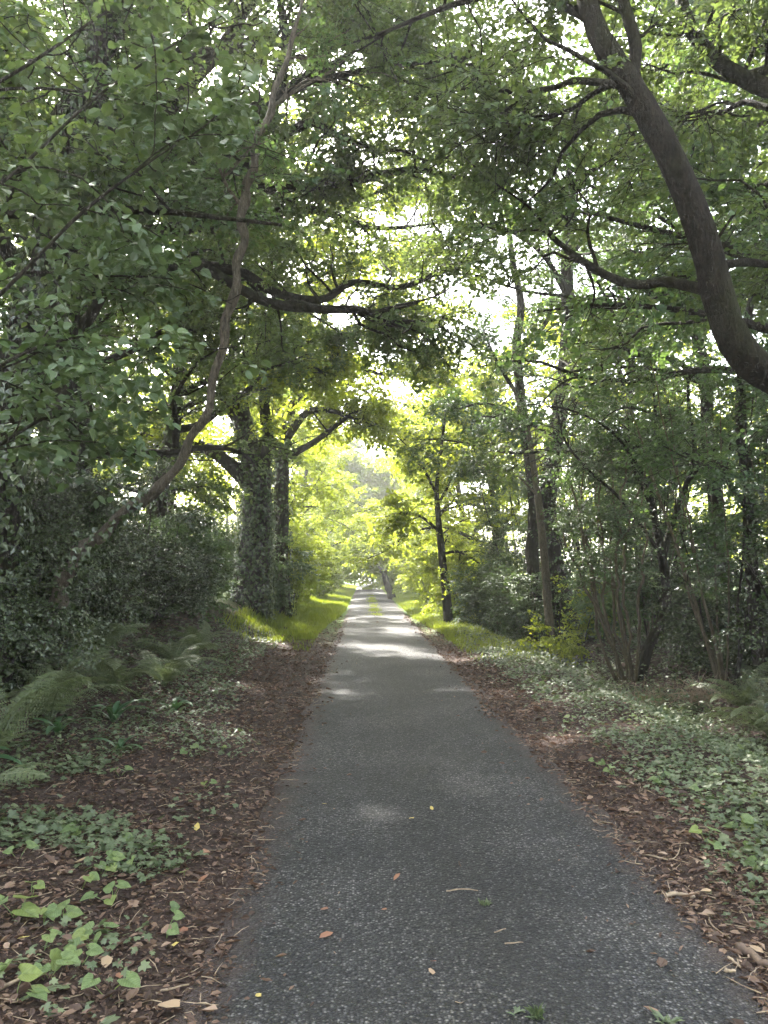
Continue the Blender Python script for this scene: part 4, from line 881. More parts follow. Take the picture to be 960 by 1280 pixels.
SH = [  # name, label, x, y, h, w, leaf, scale
    ('ivy_bush', 'dark ivy-covered bush under the hanging ivy behind the nearest ferns', -4.7, 5.9, 2.8, 1.2, 'ivy', 0.07, 1.2),
    ('ivy_bush', 'ivy mound wrapped round the foot of the leaning tree', -3.35, 7.5, 1.5, .65, 'ivy', 0.055, 0.8),
    ('holly_bush', 'tall glossy bush below the leaning tree', -4.4, 8.9, 2.8, 1.2, 'ivy', 0.06, 1.3),
    ('holly_bush', 'glossy dark bush right of the leaning stem, above the fern bank', -4.2, 11.0, 2.7, 1.3, 'ivy', 0.06, 1.3),
    ('bramble_bush', 'rounded dark bush halfway between the ferns and the ivy-wrapped oak', -3.9, 13.4, 2.4, 1.4, 'ivy', 0.065, 1.0),
    ('hedge_shrub', 'bush of small leaves near the foot of the ivy-wrapped oak', -4.4, 16.2, 2.3, 1.5, 'deep', 0.07, 1.1),
    ('hedge_shrub', 'twiggy bush touching the trunk of the ivy-wrapped oak', -4.6, 19.3, 2.6, 1.5, 'deep', 0.08, 1.0),
    ('hedge_shrub', 'grey-green upright bush at the foot of the grey forked tree', -3.2, 23.6, 3.2, 1.2, 'hazel', 0.08, 1.0),
    ('verge_bush', 'yellow-green bush beside the grass past the grey forked tree', -3.3, 27.2, 3.6, 1.6, 'lime', 0.10, 0.9),
    ('verge_bush', 'sunlit bush second along the left grass verge', -3.2, 31.5, 3.4, 1.7, 'lime', 0.12, 0.9),
    ('verge_bush', 'sunlit bush third along the left grass verge', -3.0, 37, 3.5, 2.0, 'lime', 0.13, 0.9),
    ('verge_bush', 'bright hazy bush fourth along the left grass verge', -2.9, 44, 3.6, 2.2, 'lime', 0.15, 0.8),
    ('verge_bush', 'bright hazy bush near the far left bend of the verge', -2.8, 54, 3.8, 2.6, 'lime', 0.18, 0.8),
    ('verge_bush', 'pale distant bush at the far end on the left', -2.6, 68, 4.2, 3.0, 'lime', 0.22, 0.8),
    ('holly_bush', 'big glossy dark bush filling the gap right of the crooked forked tree', 5.6, 8.8, 3.4, 1.5, 'ivy', 0.06, 0.8),
    ('holly_bush', 'low dark bush behind the right-hand ferns', 5.6, 11.4, 1.6, 1.3, 'ivy', 0.06, 0.7),
    ('holly_bush', 'dark bush between the coppiced poles and the glossy one', 6.3, 13.0, 2.4, 1.5, 'ivy', 0.065, 0.7),
    ('understorey_bush', 'shaded bush behind the coppiced poles', 6.0, 15.6, 2.2, 1.5, 'deep', 0.075, 0.6),
    ('understorey_bush', 'yellowing leafy bush under the pale slender stem', 4.4, 17.2, 2.2, 1.1, 'lime', 0.085, 0.35),
    ('hedge_shrub', 'dense twiggy bush left of the pale slender stem', 4.3, 19.6, 2.6, 1.1, 'hazel', 0.08, 0.7),
    ('hedge_shrub', 'grey-green upright bush right of the small dark-stemmed tree', 3.9, 22.6, 3.2, 1.2, 'hazel', 0.085, 0.7),
    ('verge_bush', 'lime bush glowing behind the small dark-stemmed tree', 3.7, 27.0, 4.2, 1.7, 'lime', 0.11, 1.0),
    ('verge_bush', 'lime bush glowing second along the right verge', 3.5, 31.5, 4.2, 1.9, 'lime', 0.12, 0.9),
    ('verge_bush', 'lime bush glowing third along the right verge', 3.5, 37, 4.2, 2.0, 'lime', 0.13, 0.9),
    ('verge_bush', 'bright hazy bush hiding the distant leaning trunk from the right', 3.6, 44, 4.0, 2.2, 'lime', 0.15, 0.8),
    ('verge_bush', 'bright hazy bush past the distant leaning trunk', 3.2, 56, 3.8, 2.4, 'lime', 0.18, 0.8),
    ('verge_bush', 'pale distant bush at the far end on the right', 3.0, 70, 4.2, 3.0, 'lime', 0.22, 0.8),
]
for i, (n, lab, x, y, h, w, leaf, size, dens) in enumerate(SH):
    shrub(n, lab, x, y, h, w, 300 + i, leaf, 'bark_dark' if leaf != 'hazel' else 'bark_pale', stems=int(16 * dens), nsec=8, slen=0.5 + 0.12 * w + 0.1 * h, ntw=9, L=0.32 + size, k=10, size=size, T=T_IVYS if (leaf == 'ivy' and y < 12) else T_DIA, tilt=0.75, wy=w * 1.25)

# the wood behind, on both sides
def woodland():
    g = np.random.default_rng(77); lb, tb_ = Buf(), Buf()
    for side in (-1, 1):
        for _ in range(46):
            x = side * g.uniform(9.5, 24); y = g.uniform(2, 75); h = g.uniform(7, 12)
            z = float(gz(x, y)); q = np.stack((np.full(6, x), np.full(6, y), np.linspace(z - 0.1, z + h, 6)), -1); q[1:] += g.normal(size=(5, 3)) * 0.15
            tube(tb_, q, np.linspace(g.uniform(0.12, 0.25), 0.04, 6), 6)
            m = 110; c = np.stack((x + g.normal(size=m) * 1.7, y + g.normal(size=m) * 1.7, z + h * (0.12 + 0.95 * g.uniform(size=m))), -1)
            spray(lb, g, c, norm(rdir(g, m) * np.array((1, 1, 0.4))), 1.0, 11, 0.20, T_DIA, 0.2, 0.6, 0.3)
    m = 9000; c = np.stack((g.uniform(-11, 11, m), g.uniform(-26, 4.2, m), g.uniform(0.2, 12, m)), -1)
    k = (c[:, 2] > 4.2 + 0.02 * c[:, 0] ** 2) | (np.abs(c[:, 0] - .4) > 3.2 + 0.5 * noise2(c[:, 1], c[:, 2])); k &= (c[:, 1] < -0.5) | (c[:, 2] > 3.2 + 0.95 * np.maximum(c[:, 1], 0)) & (np.abs(c[:, 0]) < 6); c = c[k]
    spray(lb, g, c, norm(rdir(g, len(c)) * np.array((1, 1, 0.4))), 1.0, 9, 0.16, T_DIA, 0.2, 0.6, 0.3)
    for i in range(16):
        x = (-1 if i % 2 else 1) * g.uniform(4, 7); y = -1.5 - 1.5 * i; q = np.stack((np.full(6, x), np.full(6, y), np.linspace(-.1, 11, 6)), -1); q[1:] += g.normal(size=(5, 3)) * .15; tube(tb_, q, np.linspace(.22, .05, 6), 6)
    obj('woodland', lb.mesh('woodland', M['lime']), kind='stuff')
    obj('woodland_trunks', tb_.mesh('woodland_trunks', M['bark_dark'], smooth=True), kind='stuff')
woodland()

# ------------------------------------------------------------------ verges: litter, ivy carpet, grass
def area_pts(g, n, x0, x1, y0, y1, near=1.0):
    """Points denser towards the camera."""
    u = g.uniform(size=n); y = y0 * (y1 / y0) ** (u ** near)
    return g.uniform(x0, x1, n), y

def litter():
    g = np.random.default_rng(51); b = Buf()
    n = 78000; x, y = area_pts(g, n, -3.6, 0.0, 1.6, 30); e = -0.60 + 0.10 * noise2(x + 3, y, 2.0)
    keep = (x < e) & (g.uniform(size=n) < np.where(x > -1.0, 0.75, 0.9) * np.where(x < -2.5, 0.5, 1)); x1, y1 = x[keep], y[keep]
    n = 60000; x, y = area_pts(g, n, 1.35, 4.2, 2.2, 30); e = 1.52 + 0.10 * noise2(x + 9, y, 2.0)
    keep = (x > e) & (g.uniform(size=n) < np.where(x < 2.3, 1, 0.3)); x2, y2 = x[keep], y[keep]
    n = 1100; y3 = 2.2 * (30 / 2.2) ** g.uniform(size=n); x3 = 0.48 + np.sign(g.normal(size=n)) * (1.15 - np.abs(g.exponential(0.16, n)))
    x = np.concatenate((x1, x2, x3)); y = np.concatenate((y1, y2, y3)); n = len(x)
    s = np.clip(g.lognormal(-3.68, 0.52, n), 0.008, 0.085) * np.where(y > 9, 1.25, 1)
    z = top_z(x, y) + g.uniform(0.002, 0.022, n) * np.where((x > ROAD_L) & (x < ROAD_R), 0.3, 1)
    a = g.uniform(0, 6.28, n); D = np.stack((np.cos(a), np.sin(a), g.normal(size=n) * 0.2), -1); Nn = np.array((0, 0, 1.0)) + g.normal(size=(n, 3)) * 0.38
    emit(b, T_CURL, np.stack((x, y, z), -1), D, Nn, s, g.uniform(0.25, 1.25, n))
    obj('leaf_litter', b.mesh('leaf_litter', M['litter']), kind='stuff')
    # broken twigs among it
    b = Buf(); m = 900; x, y = area_pts(g, m, -2.6, -0.55, 1.8, 12); xr, yr = area_pts(g, m // 2, 1.5, 2.4, 2.4, 12)
    for X, Y in zip(np.concatenate((x, xr)), np.concatenate((y, yr))):
        a = g.uniform(0, 6.28); L = g.uniform(0.03, 0.16); d = np.array((cos(a), sin(a), g.normal() * 0.08)) * L / 2; p = np.array((X, Y, float(top_z(X, Y)) + 0.015))
        tube(b, np.stack((p - d, p + g.normal(size=3) * 0.006, p + d)), [0.0025, 0.0022, 0.001], 4)
    obj('twig_litter', b.mesh('twig_litter', M['stick'], smooth=True), kind='stuff')
litter()

def carpet():
    g = np.random.default_rng(52); b = Buf()
    n = 60000; x, y = area_pts(g, n, 1.75, 4.6, 2.6, 32, 0.9)
    dens = sstep(1.85, 2.5, x + 0.25 * noise2(x, y, 2.2)) * np.where(x > 3.7, 0.75, 1.0)
    k = g.uniform(size=n) < dens * np.clip(0.80 + 0.50 * noise2(x, y, 3.1), 0.1, 1); xr, yr = x[k], y[k]; hr = (g.uniform(0.01, 0.10, len(xr)) + np.maximum(0, 0.09 * noise2(xr, yr, 2.0))) * sstep(1.8, 2.7, xr)
    m = 34000; x, y = area_pts(g, m, 3.5, 8.5, 5.5, 24, 0.9); k = g.uniform(size=m) < 0.8 + 0.4 * noise2(x, y, 1.2); xr = np.concatenate((xr, x[k])); yr = np.concatenate((yr, y[k])); hr = np.concatenate((hr, g.uniform(0.02, 0.25, k.sum())))
    # patches on the left
    n = 60000; x, y = area_pts(g, n, -4.2, -0.9, 2.4, 20)
    blob = np.zeros(n)
    for cx, cy, rx, ry, d in ((-1.95, 4.85, 0.85, 0.42, 1.0), (-1.35, 4.6, 0.4, 0.35, .9), (-1.55, 7.6, 0.55, 0.8, .55), (-2.15, 9.6, 0.6, 2.4, .7), (-2.4, 12.5, 0.6, 2.5, .9), (-1.9, 3.4, 0.5, 0.4, .18), (-1.2, 3.4, 0.4, 0.5, .12), (-1.6, 2.7, .5, .3, .25), (-2.6, 6.6, 0.6, 1.3, .75), (-2.9, 9, 0.9, 6, .95), (-2.6, 16, 0.8, 4, .9), (-1.1, 5.6, 0.3, 0.6, .1)):
        blob = np.maximum(blob, d * sstep(1.15, 0.6, np.hypot((x - cx) / rx, (y - cy) / ry) + 0.22 * noise2(x * 2, y * 2, 2)))
    k = g.uniform(size=n) < blob * 0.75; xl, yl = x[k], y[k]; hl = g.uniform(0.015, 0.08, len(xl))
    x = np.concatenate((xr, xl)); y = np.concatenate((yr, yl)); h = np.concatenate((hr, hl)); n = len(x)
    s = np.clip(g.normal(0.036, 0.013, n), 0.014, 0.075) * np.where(y > 10, 1.3, 1.0)
    a = g.uniform(0, 6.28, n); D = np.stack((np.cos(a), np.sin(a), g.normal(size=n) * 0.15 - 0.15), -1); Nn = np.array((0, 0, 1.0)) + g.normal(size=(n, 3)) * 0.42
    P = np.stack((x, y, gz(x, y) + h), -1); nr = y < 6.5
    emit(b, T_IVY, P[nr], D[nr], Nn[nr], s[nr] * 1.05); emit(b, T_IVYS, P[~nr], D[~nr], Nn[~nr], s[~nr])
    obj('ground_ivy', b.mesh('ground_ivy', M['carpet']), kind='stuff')
carpet()

def grass():
    g = np.random.default_rng(53); b = Buf()
    def blades(x, y, h0, h1):
        n = len(x); a = g.uniform(0, 6.28, n); h = g.uniform(h0, h1, n) * (1 + 0.3 * noise2(x, y, 2)); lean = g.uniform(0.1, 0.6, n) * h
        P = np.stack((x, y, gz(x, y) - 0.01), -1); D = np.stack((np.cos(a) * lean, np.sin(a) * lean, h), -1); Nn = np.stack((-np.cos(a), -np.sin(a), np.full(n, .4)), -1)
        emit(b, T_DIA, P, D, Nn, np.linalg.norm(D, axis=1), g.uniform(0.06, 0.16, n))
    n = 34000; x, y = area_pts(g, n, -3.2, -0.72, 16, 90, 0.9); k = g.uniform(size=n) < sstep(15.5, 22, y + 3 * noise2(x * 2, y, 1)) * (x < -0.8 - 0.35 * sstep(34, 20, y)); blades(x[k], y[k], 0.06, 0.22)
    n = 32000; x, y = area_pts(g, n, 1.7, 3.8, 14, 90, 0.9); k = g.uniform(size=n) < sstep(13.5, 20, y + 3 * noise2(x * 2, y, 1)) * (x > 1.75 + 0.3 * sstep(30, 18, y)); blades(x[k], y[k], 0.05, 0.18)
    obj('verge_grass', b.mesh('verge_grass', M['grass']), kind='stuff')
    b = Buf(); n = 3200; y = 29 + 26 * g.uniform(size=n); x = 0.46 + g.normal(size=n) * 0.13; k = noise2(x * 0.4, y, 0.9) > -0.05; x, y = x[k], y[k]; n = len(x)
    a = g.uniform(0, 6.28, n); D = np.stack((np.cos(a) * 0.5, np.sin(a) * 0.5, np.ones(n)), -1)
    emit(b, T_DIA, np.stack((x, y, road_z(x, y)), -1), D, np.stack((-np.cos(a), -np.sin(a), np.full(n, .4)), -1), g.uniform(0.04, 0.10, n), g.uniform(0.2, 0.5, n))
    obj('lane_grass', b.mesh('lane_grass', M['grass']), kind='stuff')
grass()

# ------------------------------------------------------------------ ferns and other single plants
def frond_mesh(seed):
    g = np.random.default_rng(seed); b = Buf(); n = 21
    u = np.linspace(0, 1, n); ang = 1.2 - 1.75 * u ** 1.2
    seg = 1.0 / (n - 1); x = np.concatenate(([0], np.cumsum(np.cos(ang[:-1]) * seg))); z = np.concatenate(([0], np.cumsum(np.sin(ang[:-1]) * seg)))
    path = np.stack((x, 0.03 * np.sin(u * 4 + g.uniform(0, 6)), z), -1)
    tube(b, path, np.linspace(0.008, 0.002, n), 4)
    tan = norm(np.gradient(path, axis=0))
    for i in range(3, n):
        w = 0.24 * min(1, (u[i] - 0.08) / 0.25) ** 0.7 * (1 - u[i]) ** 0.75 + 0.012
        up = np.cross(tan[i], np.array((0, 1, 0))); up = up if up[2] > 0 else -up
        for s in (-1, 1):
            d = norm(np.array((0, s, 0)) * 1.0 + tan[i] * 0.35 - up * g.uniform(0.05, 0.35)); m = 8
            t = (np.arange(m) + 0.4) / m; p = path[i] + d * (w * t)[:, None] - up * (0.18 * w * t ** 2)[:, None]
            pw = 0.034 * (1 - t) ** 0.4 + 0.004; perp = norm(np.cross(up, d))
            for q in (-1, 1):
                emit(b, T_DIA, p, np.tile(perp * q + d * 0.5, (m, 1)), np.tile(up, (m, 1)) + g.normal(size=(m, 3)) * 0.12, pw, np.full(m, 1.0))
    return b.mesh('frond', M['fern'])
FRONDS = [frond_mesh(s) for s in (1, 2, 3)]
def fern(label, x, y, n, L, seed, tilt=0.0, face=None):
    g = np.random.default_rng(seed); base = np.array((x, y, float(gz(x, y)) - 0.02)); t = thing('fern', label, 'fern', base, 'ferns on the banks')
    for i in range(n):
        o = bpy.data.objects.new('frond', FRONDS[i % 3]); C.objects.link(o); o.parent = t
        a = face + (i / max(n - 1, 1) - 0.5) * 5.2 + g.uniform(-0.3, 0.3)
        s = L * g.uniform(0.75, 1.1); o.scale = (s, s, s); o.rotation_euler = (g.normal() * 0.25, tilt + g.normal() * 0.22, a)
FE = [('fern with long fronds spilling off the bank at the left frame edge', -2.72, 5.9, 9, .84, -0.6), ('fern just behind the edge one, fronds arching over bare soil', -2.8, 7.1, 9, .85, -0.4),
      ('broad fern in the middle of the left bank below the leaning tree', -2.75, 8.7, 10, .85, -0.5), ('fern above the broad one, half lost under the glossy bush', -3.2, 9.4, 9, .85, -0.5),
      ('pale feathery fern beside the ivy where the left bank meets the litter', -2.5, 9.9, 10, .75, -0.5), ('feathery fern farther along the left bank before the rounded dark bush', -2.7, 11.3, 10, .8, -0.5),
      ('last fern on the left bank before the grass begins', -2.75, 13.0, 9, .75, -0.5), ('low fern in the lower left corner of the bank under the edge one', -2.45, 5.0, 8, .62, -0.4),
      ('spreading fern on the far side of the right ditch', 4.45, 8.5, 9, .80, 2.9), ('fern beside the spreading one at the right frame edge', 4.75, 8.0, 8, .75, 2.9), ('smaller dim fern behind the spreading one across the ditch', 4.7, 9.6, 8, .7, 3.0)]
for i, (lab, x, y, n, L, f) in enumerate(FE): fern(lab, x, y, n - 1, L * 1.2, 400 + i, -0.12, f)

def strap_mesh(seed):
    g = np.random.default_rng(seed); b = Buf(); n = 9; u = np.linspace(0, 1, n); ang = 1.2 - 1.7 * u; seg = 1 / (n - 1)
    x = np.concatenate(([0], np.cumsum(np.cos(ang[:-1]) * seg))); z = np.concatenate(([0], np.cumsum(np.sin(ang[:-1]) * seg))); w = 0.085 * np.clip(np.minimum(u / 0.12 + 0.25, (1.02 - u) / 0.25), 0.05, 1)
    ww = w * (1 + 0.12 * g.normal(size=n))
    v = np.concatenate((np.stack((x, -ww, z + 0.02), -1), np.stack((x, 0 * x, z), -1), np.stack((x, ww, z + 0.02), -1)))
    i = np.arange(n - 1); f = np.concatenate((np.stack((i, i + 1, i + n + 1, i + n), -1), np.stack((i + n, i + n + 1, i + 2 * n + 1, i + 2 * n), -1)))
    b.add(v, f); return b.mesh('leaf', M['strap'], smooth=True)
STRAPS = [strap_mesh(s) for s in (1, 2, 3)]
for j, (lab, x, y, n, L) in enumerate([('glossy strap-leaved fern under the feathery one at the left frame edge', -2.75, 5.45, 7, .42), ('strap-leaved fern with broad blades in front of the broad feathery fern', -2.5, 7.9, 8, .42), ('small strap-leaved fern low on the bare soil of the bank', -2.15, 7.0, 6, .30), ('strap-leaved fern half hidden between two feathery ferns', -2.65, 6.9, 7, .40), ('strap-leaved fern at the front edge of the bank below the pale feathery fern', -2.15, 9.0, 7, .35)]):
    g = np.random.default_rng(450 + j); base = np.array((x, y, float(gz(x, y)) - 0.02)); t = thing('strap_fern', lab, 'fern', base, 'strap-leaved ferns on the left bank')
    for i in range(n):
        o = bpy.data.objects.new('leaf', STRAPS[i % 3]); C.objects.link(o); o.parent = t; s = L * g.uniform(0.7, 1.15); o.scale = (s, s * g.uniform(.8, 1.2), s); o.rotation_euler = (g.normal() * 0.2, g.normal() * 0.2 + 0.1, -0.6 + (i / (n - 1) - 0.5) * 4.5 + g.normal() * 0.2)

def hit(px, py):
    """Where the ray through a photo pixel meets the ground."""
    d = ray(px, py); t = -CAM[2] / d[2]
    for _ in range(12):
        p = CAM + d * t; t = (float(top_z(p[0], p[1])) - CAM[2]) / d[2]
    p = CAM + d * t; return p
hm = []
for s in range(3):
    b = Buf(); gg = np.random.default_rng(60 + s); tv = T_HEART[0].copy(); tv[:, 2] += gg.normal(size=len(tv)) * 0.035; b.add(tv, *T_HEART[1]); hm.append(b.mesh('leaf', M['bind_near'], smooth=False))
BW = [(105, 1048, 3, .085, 'pair of broad pale leaves standing at the front of the left ivy strip'), (146, 1058, 2, .065, 'two-leaved seedling at the right end of the left ivy strip'), (126, 1092, 4, .07, 'bright plant with yellow-tipped leaf below the left ivy strip'), (165, 1092, 2, .06, 'small heart-leaved plant between the yellow-tipped plant and the road edge'),
      (102, 1112, 2, .065, 'low two-leaved plant just under the yellow-tipped one'), (140, 1128, 4, .075, 'heart-leaved plant with drooping leaves in the middle of the litter'), (40, 1122, 2, .07, 'small plant left of the drooping-leaved one'), (18, 1146, 3, .11, 'biggest pale heart leaf pair cut by the left frame edge'),
      (54, 1156, 2, .065, 'small plant touching the biggest pale leaves'), (79, 1155, 3, .075, 'upright plant right of the biggest pale leaves'), (122, 1178, 4, .085, 'yellow-green plant of overlapping leaves in the lower left litter'), (207, 1172, 2, .065, 'dark green plant alone near the litter edge by the tarmac'), (220, 1142, 1, .06, 'single round bright leaf nearest the tarmac on the left'),
      (99, 1207, 3, .07, 'plant with two glossy leaves under the overlapping yellow-green one'), (62, 1222, 4, .08, 'plant of stacked leaves in the lower left corner area'), (137, 1247, 2, .085, 'pale folded leaf near the bottom edge on the left'), (22, 1252, 3, .08, 'plant with curled leaves in the bottom left corner'), (8, 1214, 2, .075, 'half-seen plant cut by the left frame edge above the corner'),
      (55, 1190, 2, .06, 'tiny plant between the stacked and the upright plants'), (24, 1074, 2, .06, 'small plant by the left frame edge under the ivy strip'), (232, 1098, 1, .055, 'lone seedling by the litter edge left of the tarmac'), (255, 986, 2, .07, 'pale leafy plant on bare soil up the left verge'), (236, 945, 3, .07, 'pale plant farther up the left verge beside dark soil'), (278, 940, 2, .06, 'small plant right of the dark soil up the left verge'), (150, 970, 2, .08, 'single big leaf standing below the left fern bank'),
      (885, 1055, 3, .075, 'bright leafy plant at the front edge of the right ivy carpet'), (921, 1042, 4, .085, 'tall bright plant by the right frame edge in front of the ivy'), (915, 1068, 2, .065, 'two pale leaves just below the tall bright plant'), (948, 1090, 3, .07, 'plant cut by the right frame edge'), (826, 984, 4, .07, 'pale plant midway along the right litter strip'), (768, 970, 3, .06, 'yellow-green plant farther up the right litter strip'), (744, 960, 3, .06, 'green plant beside the ivy above the yellow-green one'), (712, 905, 4, .07, 'yellowish plant at the ivy edge well up the right verge'), (880, 1000, 3, .07, 'brighter leaves poking out of the right ivy carpet')]
for j, (px, py, n, s, lab) in enumerate(BW):
    g = np.random.default_rng(500 + j); base = hit(px, py); t = thing('heart_leaved_plant', lab, 'plant', base, 'heart-leaved plants on the verges')
    sp, q0 = [], base.copy(); b = Buf()
    for i in range(n):
        a = g.uniform(0, 6.28); tip = base + np.array((cos(a) * .05 * (n > 1) + g.normal() * .02, sin(a) * .05 * (n > 1), g.uniform(.03, .09)))
        tube(b, curve(np.stack((base - (0, 0, .01), (base + tip) / 2 + g.normal(size=3) * .008, tip)), 6), [.0022] * 6, 4); sp.append((tip, a))
    obj('stem', b.mesh('stem', M['bind'], base, True), t, 'stuff')
    P = np.array([p for p, _ in sp]); D = np.array([(cos(a) * .8, sin(a) * .8 - .35, -.12) for _, a in sp]); Nn = np.array((0, -.45, 1.0)) + g.normal(size=(n, 3)) * .3
    leaf_parts(t, base, hm, P - norm(D) * s * .2, D, Nn, s * g.uniform(.8, 1.15, n))

# fallen leaves and sticks one can pick out
cm = {}
for key in ('litter_red', 'litter_yellow', 'litter_tan'):
    b = Buf(); gg = np.random.default_rng(len(key)); tv = T_CURL[0].copy() * np.array((1.25, 1, 0.6)); tv[:, 2] += gg.normal(size=len(tv)) * .03; b.add(tv, *T_CURL[1]); cm[key] = b.mesh('fallen_leaf', M[key], smooth=False)
FL = [(492, 1102, .05, 'litter_red', 'orange fallen leaf standing curled near the middle of the tarmac'), (400, 1138, .05, 'litter_red', 'flat reddish fallen leaf on tarmac, above another to the left of the middle'), (399, 1174, .07, 'litter_red', 'longer reddish fallen leaf on tarmac directly below a shorter one'), (484, 1138, .04, 'litter_red', 'dull reddish fallen leaf on tarmac below the curled orange one'),
      (576, 1256, .055, 'litter_tan', 'brown fallen leaf on tarmac near the bottom edge of the picture'), (538, 1203, .035, 'litter_red', 'small orange scrap of leaf on tarmac above a pale one'), (541, 1220, .045, 'litter_tan', 'pale curled fallen leaf on tarmac under the orange scrap'), (322, 1249, .035, 'litter_yellow', 'yellow fallen leaf on tarmac in the lower left of the lane'), (409, 1006, .04, 'litter_yellow', 'yellowish fallen leaf far up the left half of the tarmac'), (512, 1024, .05, 'litter_yellow', 'pale yellow fallen leaf in the middle of the lane, farthest but one'), (540, 1014, .04, 'litter_yellow', 'small pale leaf right of the middle yellow one'), (568, 1290, .05, 'litter_tan', 'tan leaf at the very bottom of the lane'),
      (199, 1264, .12, 'litter_tan', 'large crumpled tan leaf at the bottom of the left litter'), (93, 1085, .08, 'litter_tan', 'brown curled leaf lying left of the yellow-tipped plant'), (134, 1203, .07, 'litter_tan', 'pinkish brown leaf right of the two glossy green leaves'), (258, 1100, .08, 'litter_red', 'orange-brown leaf on the left soil strip beside the tarmac'), (260, 1069, .07, 'litter_red', 'reddish leaf above the orange-brown one beside the tarmac'), (235, 1168, .05, 'litter_red', 'bright orange leaf near the dark green plant by the tarmac'), (38, 1180, .06, 'litter_yellow', 'yellow curled leaf under the biggest pale heart leaves'), (246, 1045, .06, 'litter_yellow', 'yellow leaf standing at the right end of the left ivy strip'), (220, 1187, .05, 'litter_yellow', 'yellow scrap of leaf below the dark green plant'),
      (955, 1200, .07, 'litter_tan', 'tan leaf in the litter at the right frame edge'), (890, 1120, .06, 'litter_tan', 'tan leaf in the right litter above the thick stick'), (880, 1012, .05, 'litter_red', 'orange leaf among the right ivy carpet'), (150, 1232, .05, 'litter_red', 'rusty leaf just above the pale folded green leaf')]
for j, (px, py, s, key, lab) in enumerate(FL):
    if py > 1285: continue
    g = np.random.default_rng(600 + j); p = hit(px, py); o = obj('fallen_leaf', cm[key], None, None, p + np.array((0, 0, .006 if px > 280 and px < 800 else .03)))
    o.scale = (s, s, s * (1.6 if j == 0 else 1)); o.rotation_euler = (g.normal() * .25 + (.7 if j in (0, 19) else 0), g.normal() * .2, g.uniform(0, 6.28)); tag(o, lab, 'leaf', 'fallen leaves one can pick out')
ST = [([(558, 1116), (578, 1114), (597, 1115)], .0035, 'stick', 'pale straight stick lying across the tarmac right of the middle'), ([(618, 1168), (632, 1163)], .003, 'stick', 'short pale stick on the tarmac, upper of two'), ([(631, 1182), (654, 1181)], .003, 'stick', 'short pale stick on the tarmac, lower of two'),
      ([(832, 1123), (850, 1122), (868, 1124)], .010, 'stick', 'thick brown stick at the right edge of the tarmac'), ([(800, 1069), (815, 1072), (838, 1077), (848, 1068), (852, 1052)], .005, 'stick', 'bent brown stick lying in the right litter above the thick one'), ([(886, 1148), (891, 1160), (912, 1175)], .0045, 'stick', 'thin hooked pale stick in the right litter below the thick one'), ([(911, 1200), (926, 1212)], .006, 'stick', 'short stick beside the dark log at the right edge'), ([(906, 1216), (920, 1219)], .008, 'stick', 'stubby pale stick on the tarmac edge below the dark log'), ([(925, 1190), (945, 1204), (975, 1222)], .020, 'stick_dark', 'dark rotten log end at the right frame edge'),
      ([(-10, 1244), (20, 1230), (52, 1225)], .008, 'stick', 'long pale stick in the lower left corner of the litter'), ([(195, 1245), (215, 1239), (236, 1234)], .005, 'stick', 'thin brown stick above the large crumpled tan leaf'), ([(172, 1241), (176, 1226)], .004, 'stick', 'short upright twig in the left litter near the crumpled leaf'), ([(0, 1098), (40, 1088)], .004, 'stick', 'thin pale stick below the left ivy strip at the frame edge'), ([(210, 1225), (218, 1215)], .005, 'stick', 'stubby pale stick between the yellow scrap and the tarmac')]
for j, (pts, r, mat, lab) in enumerate(ST):
    P = np.array([hit(*p) for p in pts]) + np.array((0, 0, r + .006)); n = 12; q = curve(P, n); g = np.random.default_rng(640 + j); base = q[0].copy(); b = Buf()
    tube(b, wobble(g, q, r * .25), np.linspace(r * 1.1, r * .7, n), 7, g, .10, True); o = obj('stick', b.mesh('stick', M[mat], base, True), None, None, base); tag(o, lab, 'stick', 'fallen sticks one can pick out')

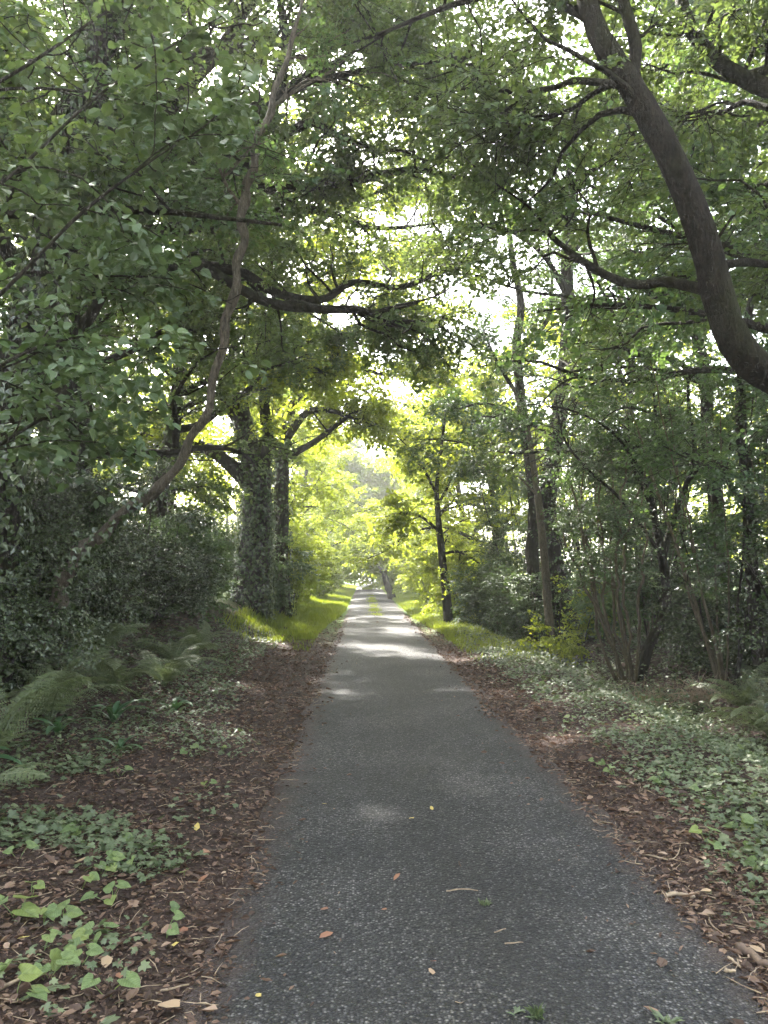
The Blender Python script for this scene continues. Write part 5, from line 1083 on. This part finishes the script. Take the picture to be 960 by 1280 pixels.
def tuft(label, px, py, n, h, w, seed, name='grass_tuft', cat='grass'):
    g = np.random.default_rng(seed); base = hit(px, py); t = thing(name, label, cat, base)
    b = Buf(); a = g.uniform(0, 6.28, n); D = np.stack((np.cos(a), np.sin(a), g.uniform(.5, 2.5, n) if name == 'grass_tuft' else g.uniform(.25, .6, n)), -1)
    emit(b, T_OVAL, base + g.normal(size=(n, 3)) * (.012, .012, 0), D, np.stack((-np.cos(a), -np.sin(a), np.full(n, .6)), -1), h * g.uniform(.6, 1.1, n), np.full(n, w))
    obj('leaves', b.mesh('leaves', M['carpet'], base), t, 'stuff')
tuft('little tuft of grass growing through the tarmac at the bottom edge', 672, 1272, 40, .06, .12, 71)
tuft('flat rosette weed growing through the tarmac right of the grass tuft', 834, 1280, 14, .07, .35, 72, 'rosette_weed', 'weed')
tuft('scrap of green weed on the tarmac left of the grass tuft', 646, 1266, 9, .035, .6, 73, 'small_weed', 'weed')
tuft('pale tuft of moss and grass beside the straight stick on the tarmac', 606, 1132, 30, .035, .3, 74)

def dry_brush(label, x, y, w, seed):
    g = np.random.default_rng(seed); base = np.array((x, y, float(gz(x, y)) - .03)); t = thing('dry_brush', label, 'brush', base); b = Buf()
    for _ in range(260):
        p = base + np.array((g.normal() * w * .5, g.normal() * w * .5, 0)); d = norm(rdir(g, 1)[0] + np.array((0, 0, .6))); L = g.uniform(.2, .6); q = np.stack((p, p + d * L * .5, p + d * L + np.array((0, 0, -.12))))
        tube(b, curve(q, 5), np.linspace(.004, .0015, 5), 3)
    obj('stems', b.mesh('stems', M['stick'], base), t, 'stuff')
dry_brush('heap of dry brown bracken stems by the ditch under the coppiced poles', 4.35, 11.4, .55, 81)
dry_brush('smaller tangle of dry stems right of the bracken heap', 4.75, 10.6, .4, 82)


# ------------------------------------------------------------------ the air
def haze():
    b = Buf(); x0, x1, y0, y1, z0, z1 = -620, 620, -320, 920, -1.6, 21.0
    v = [(x, y, z) for x in (x0, x1) for y in (y0, y1) for z in (z0, z1)]
    b.add(v, [(0, 1, 3, 2), (4, 6, 7, 5), (0, 4, 5, 1), (2, 3, 7, 6), (0, 2, 6, 4), (1, 5, 7, 3)])
    m, t, out = new_mat('haze_air'); p = N(t, 'ShaderNodeVolumePrincipled', Density=0.0013, Anisotropy=0.35); p.inputs['Color'].default_value = (0.95, 0.95, 0.93, 1)
    t.links.new(p.outputs[0], out.inputs['Volume'])
    obj('haze', b.mesh('haze', m), kind='stuff')
haze()
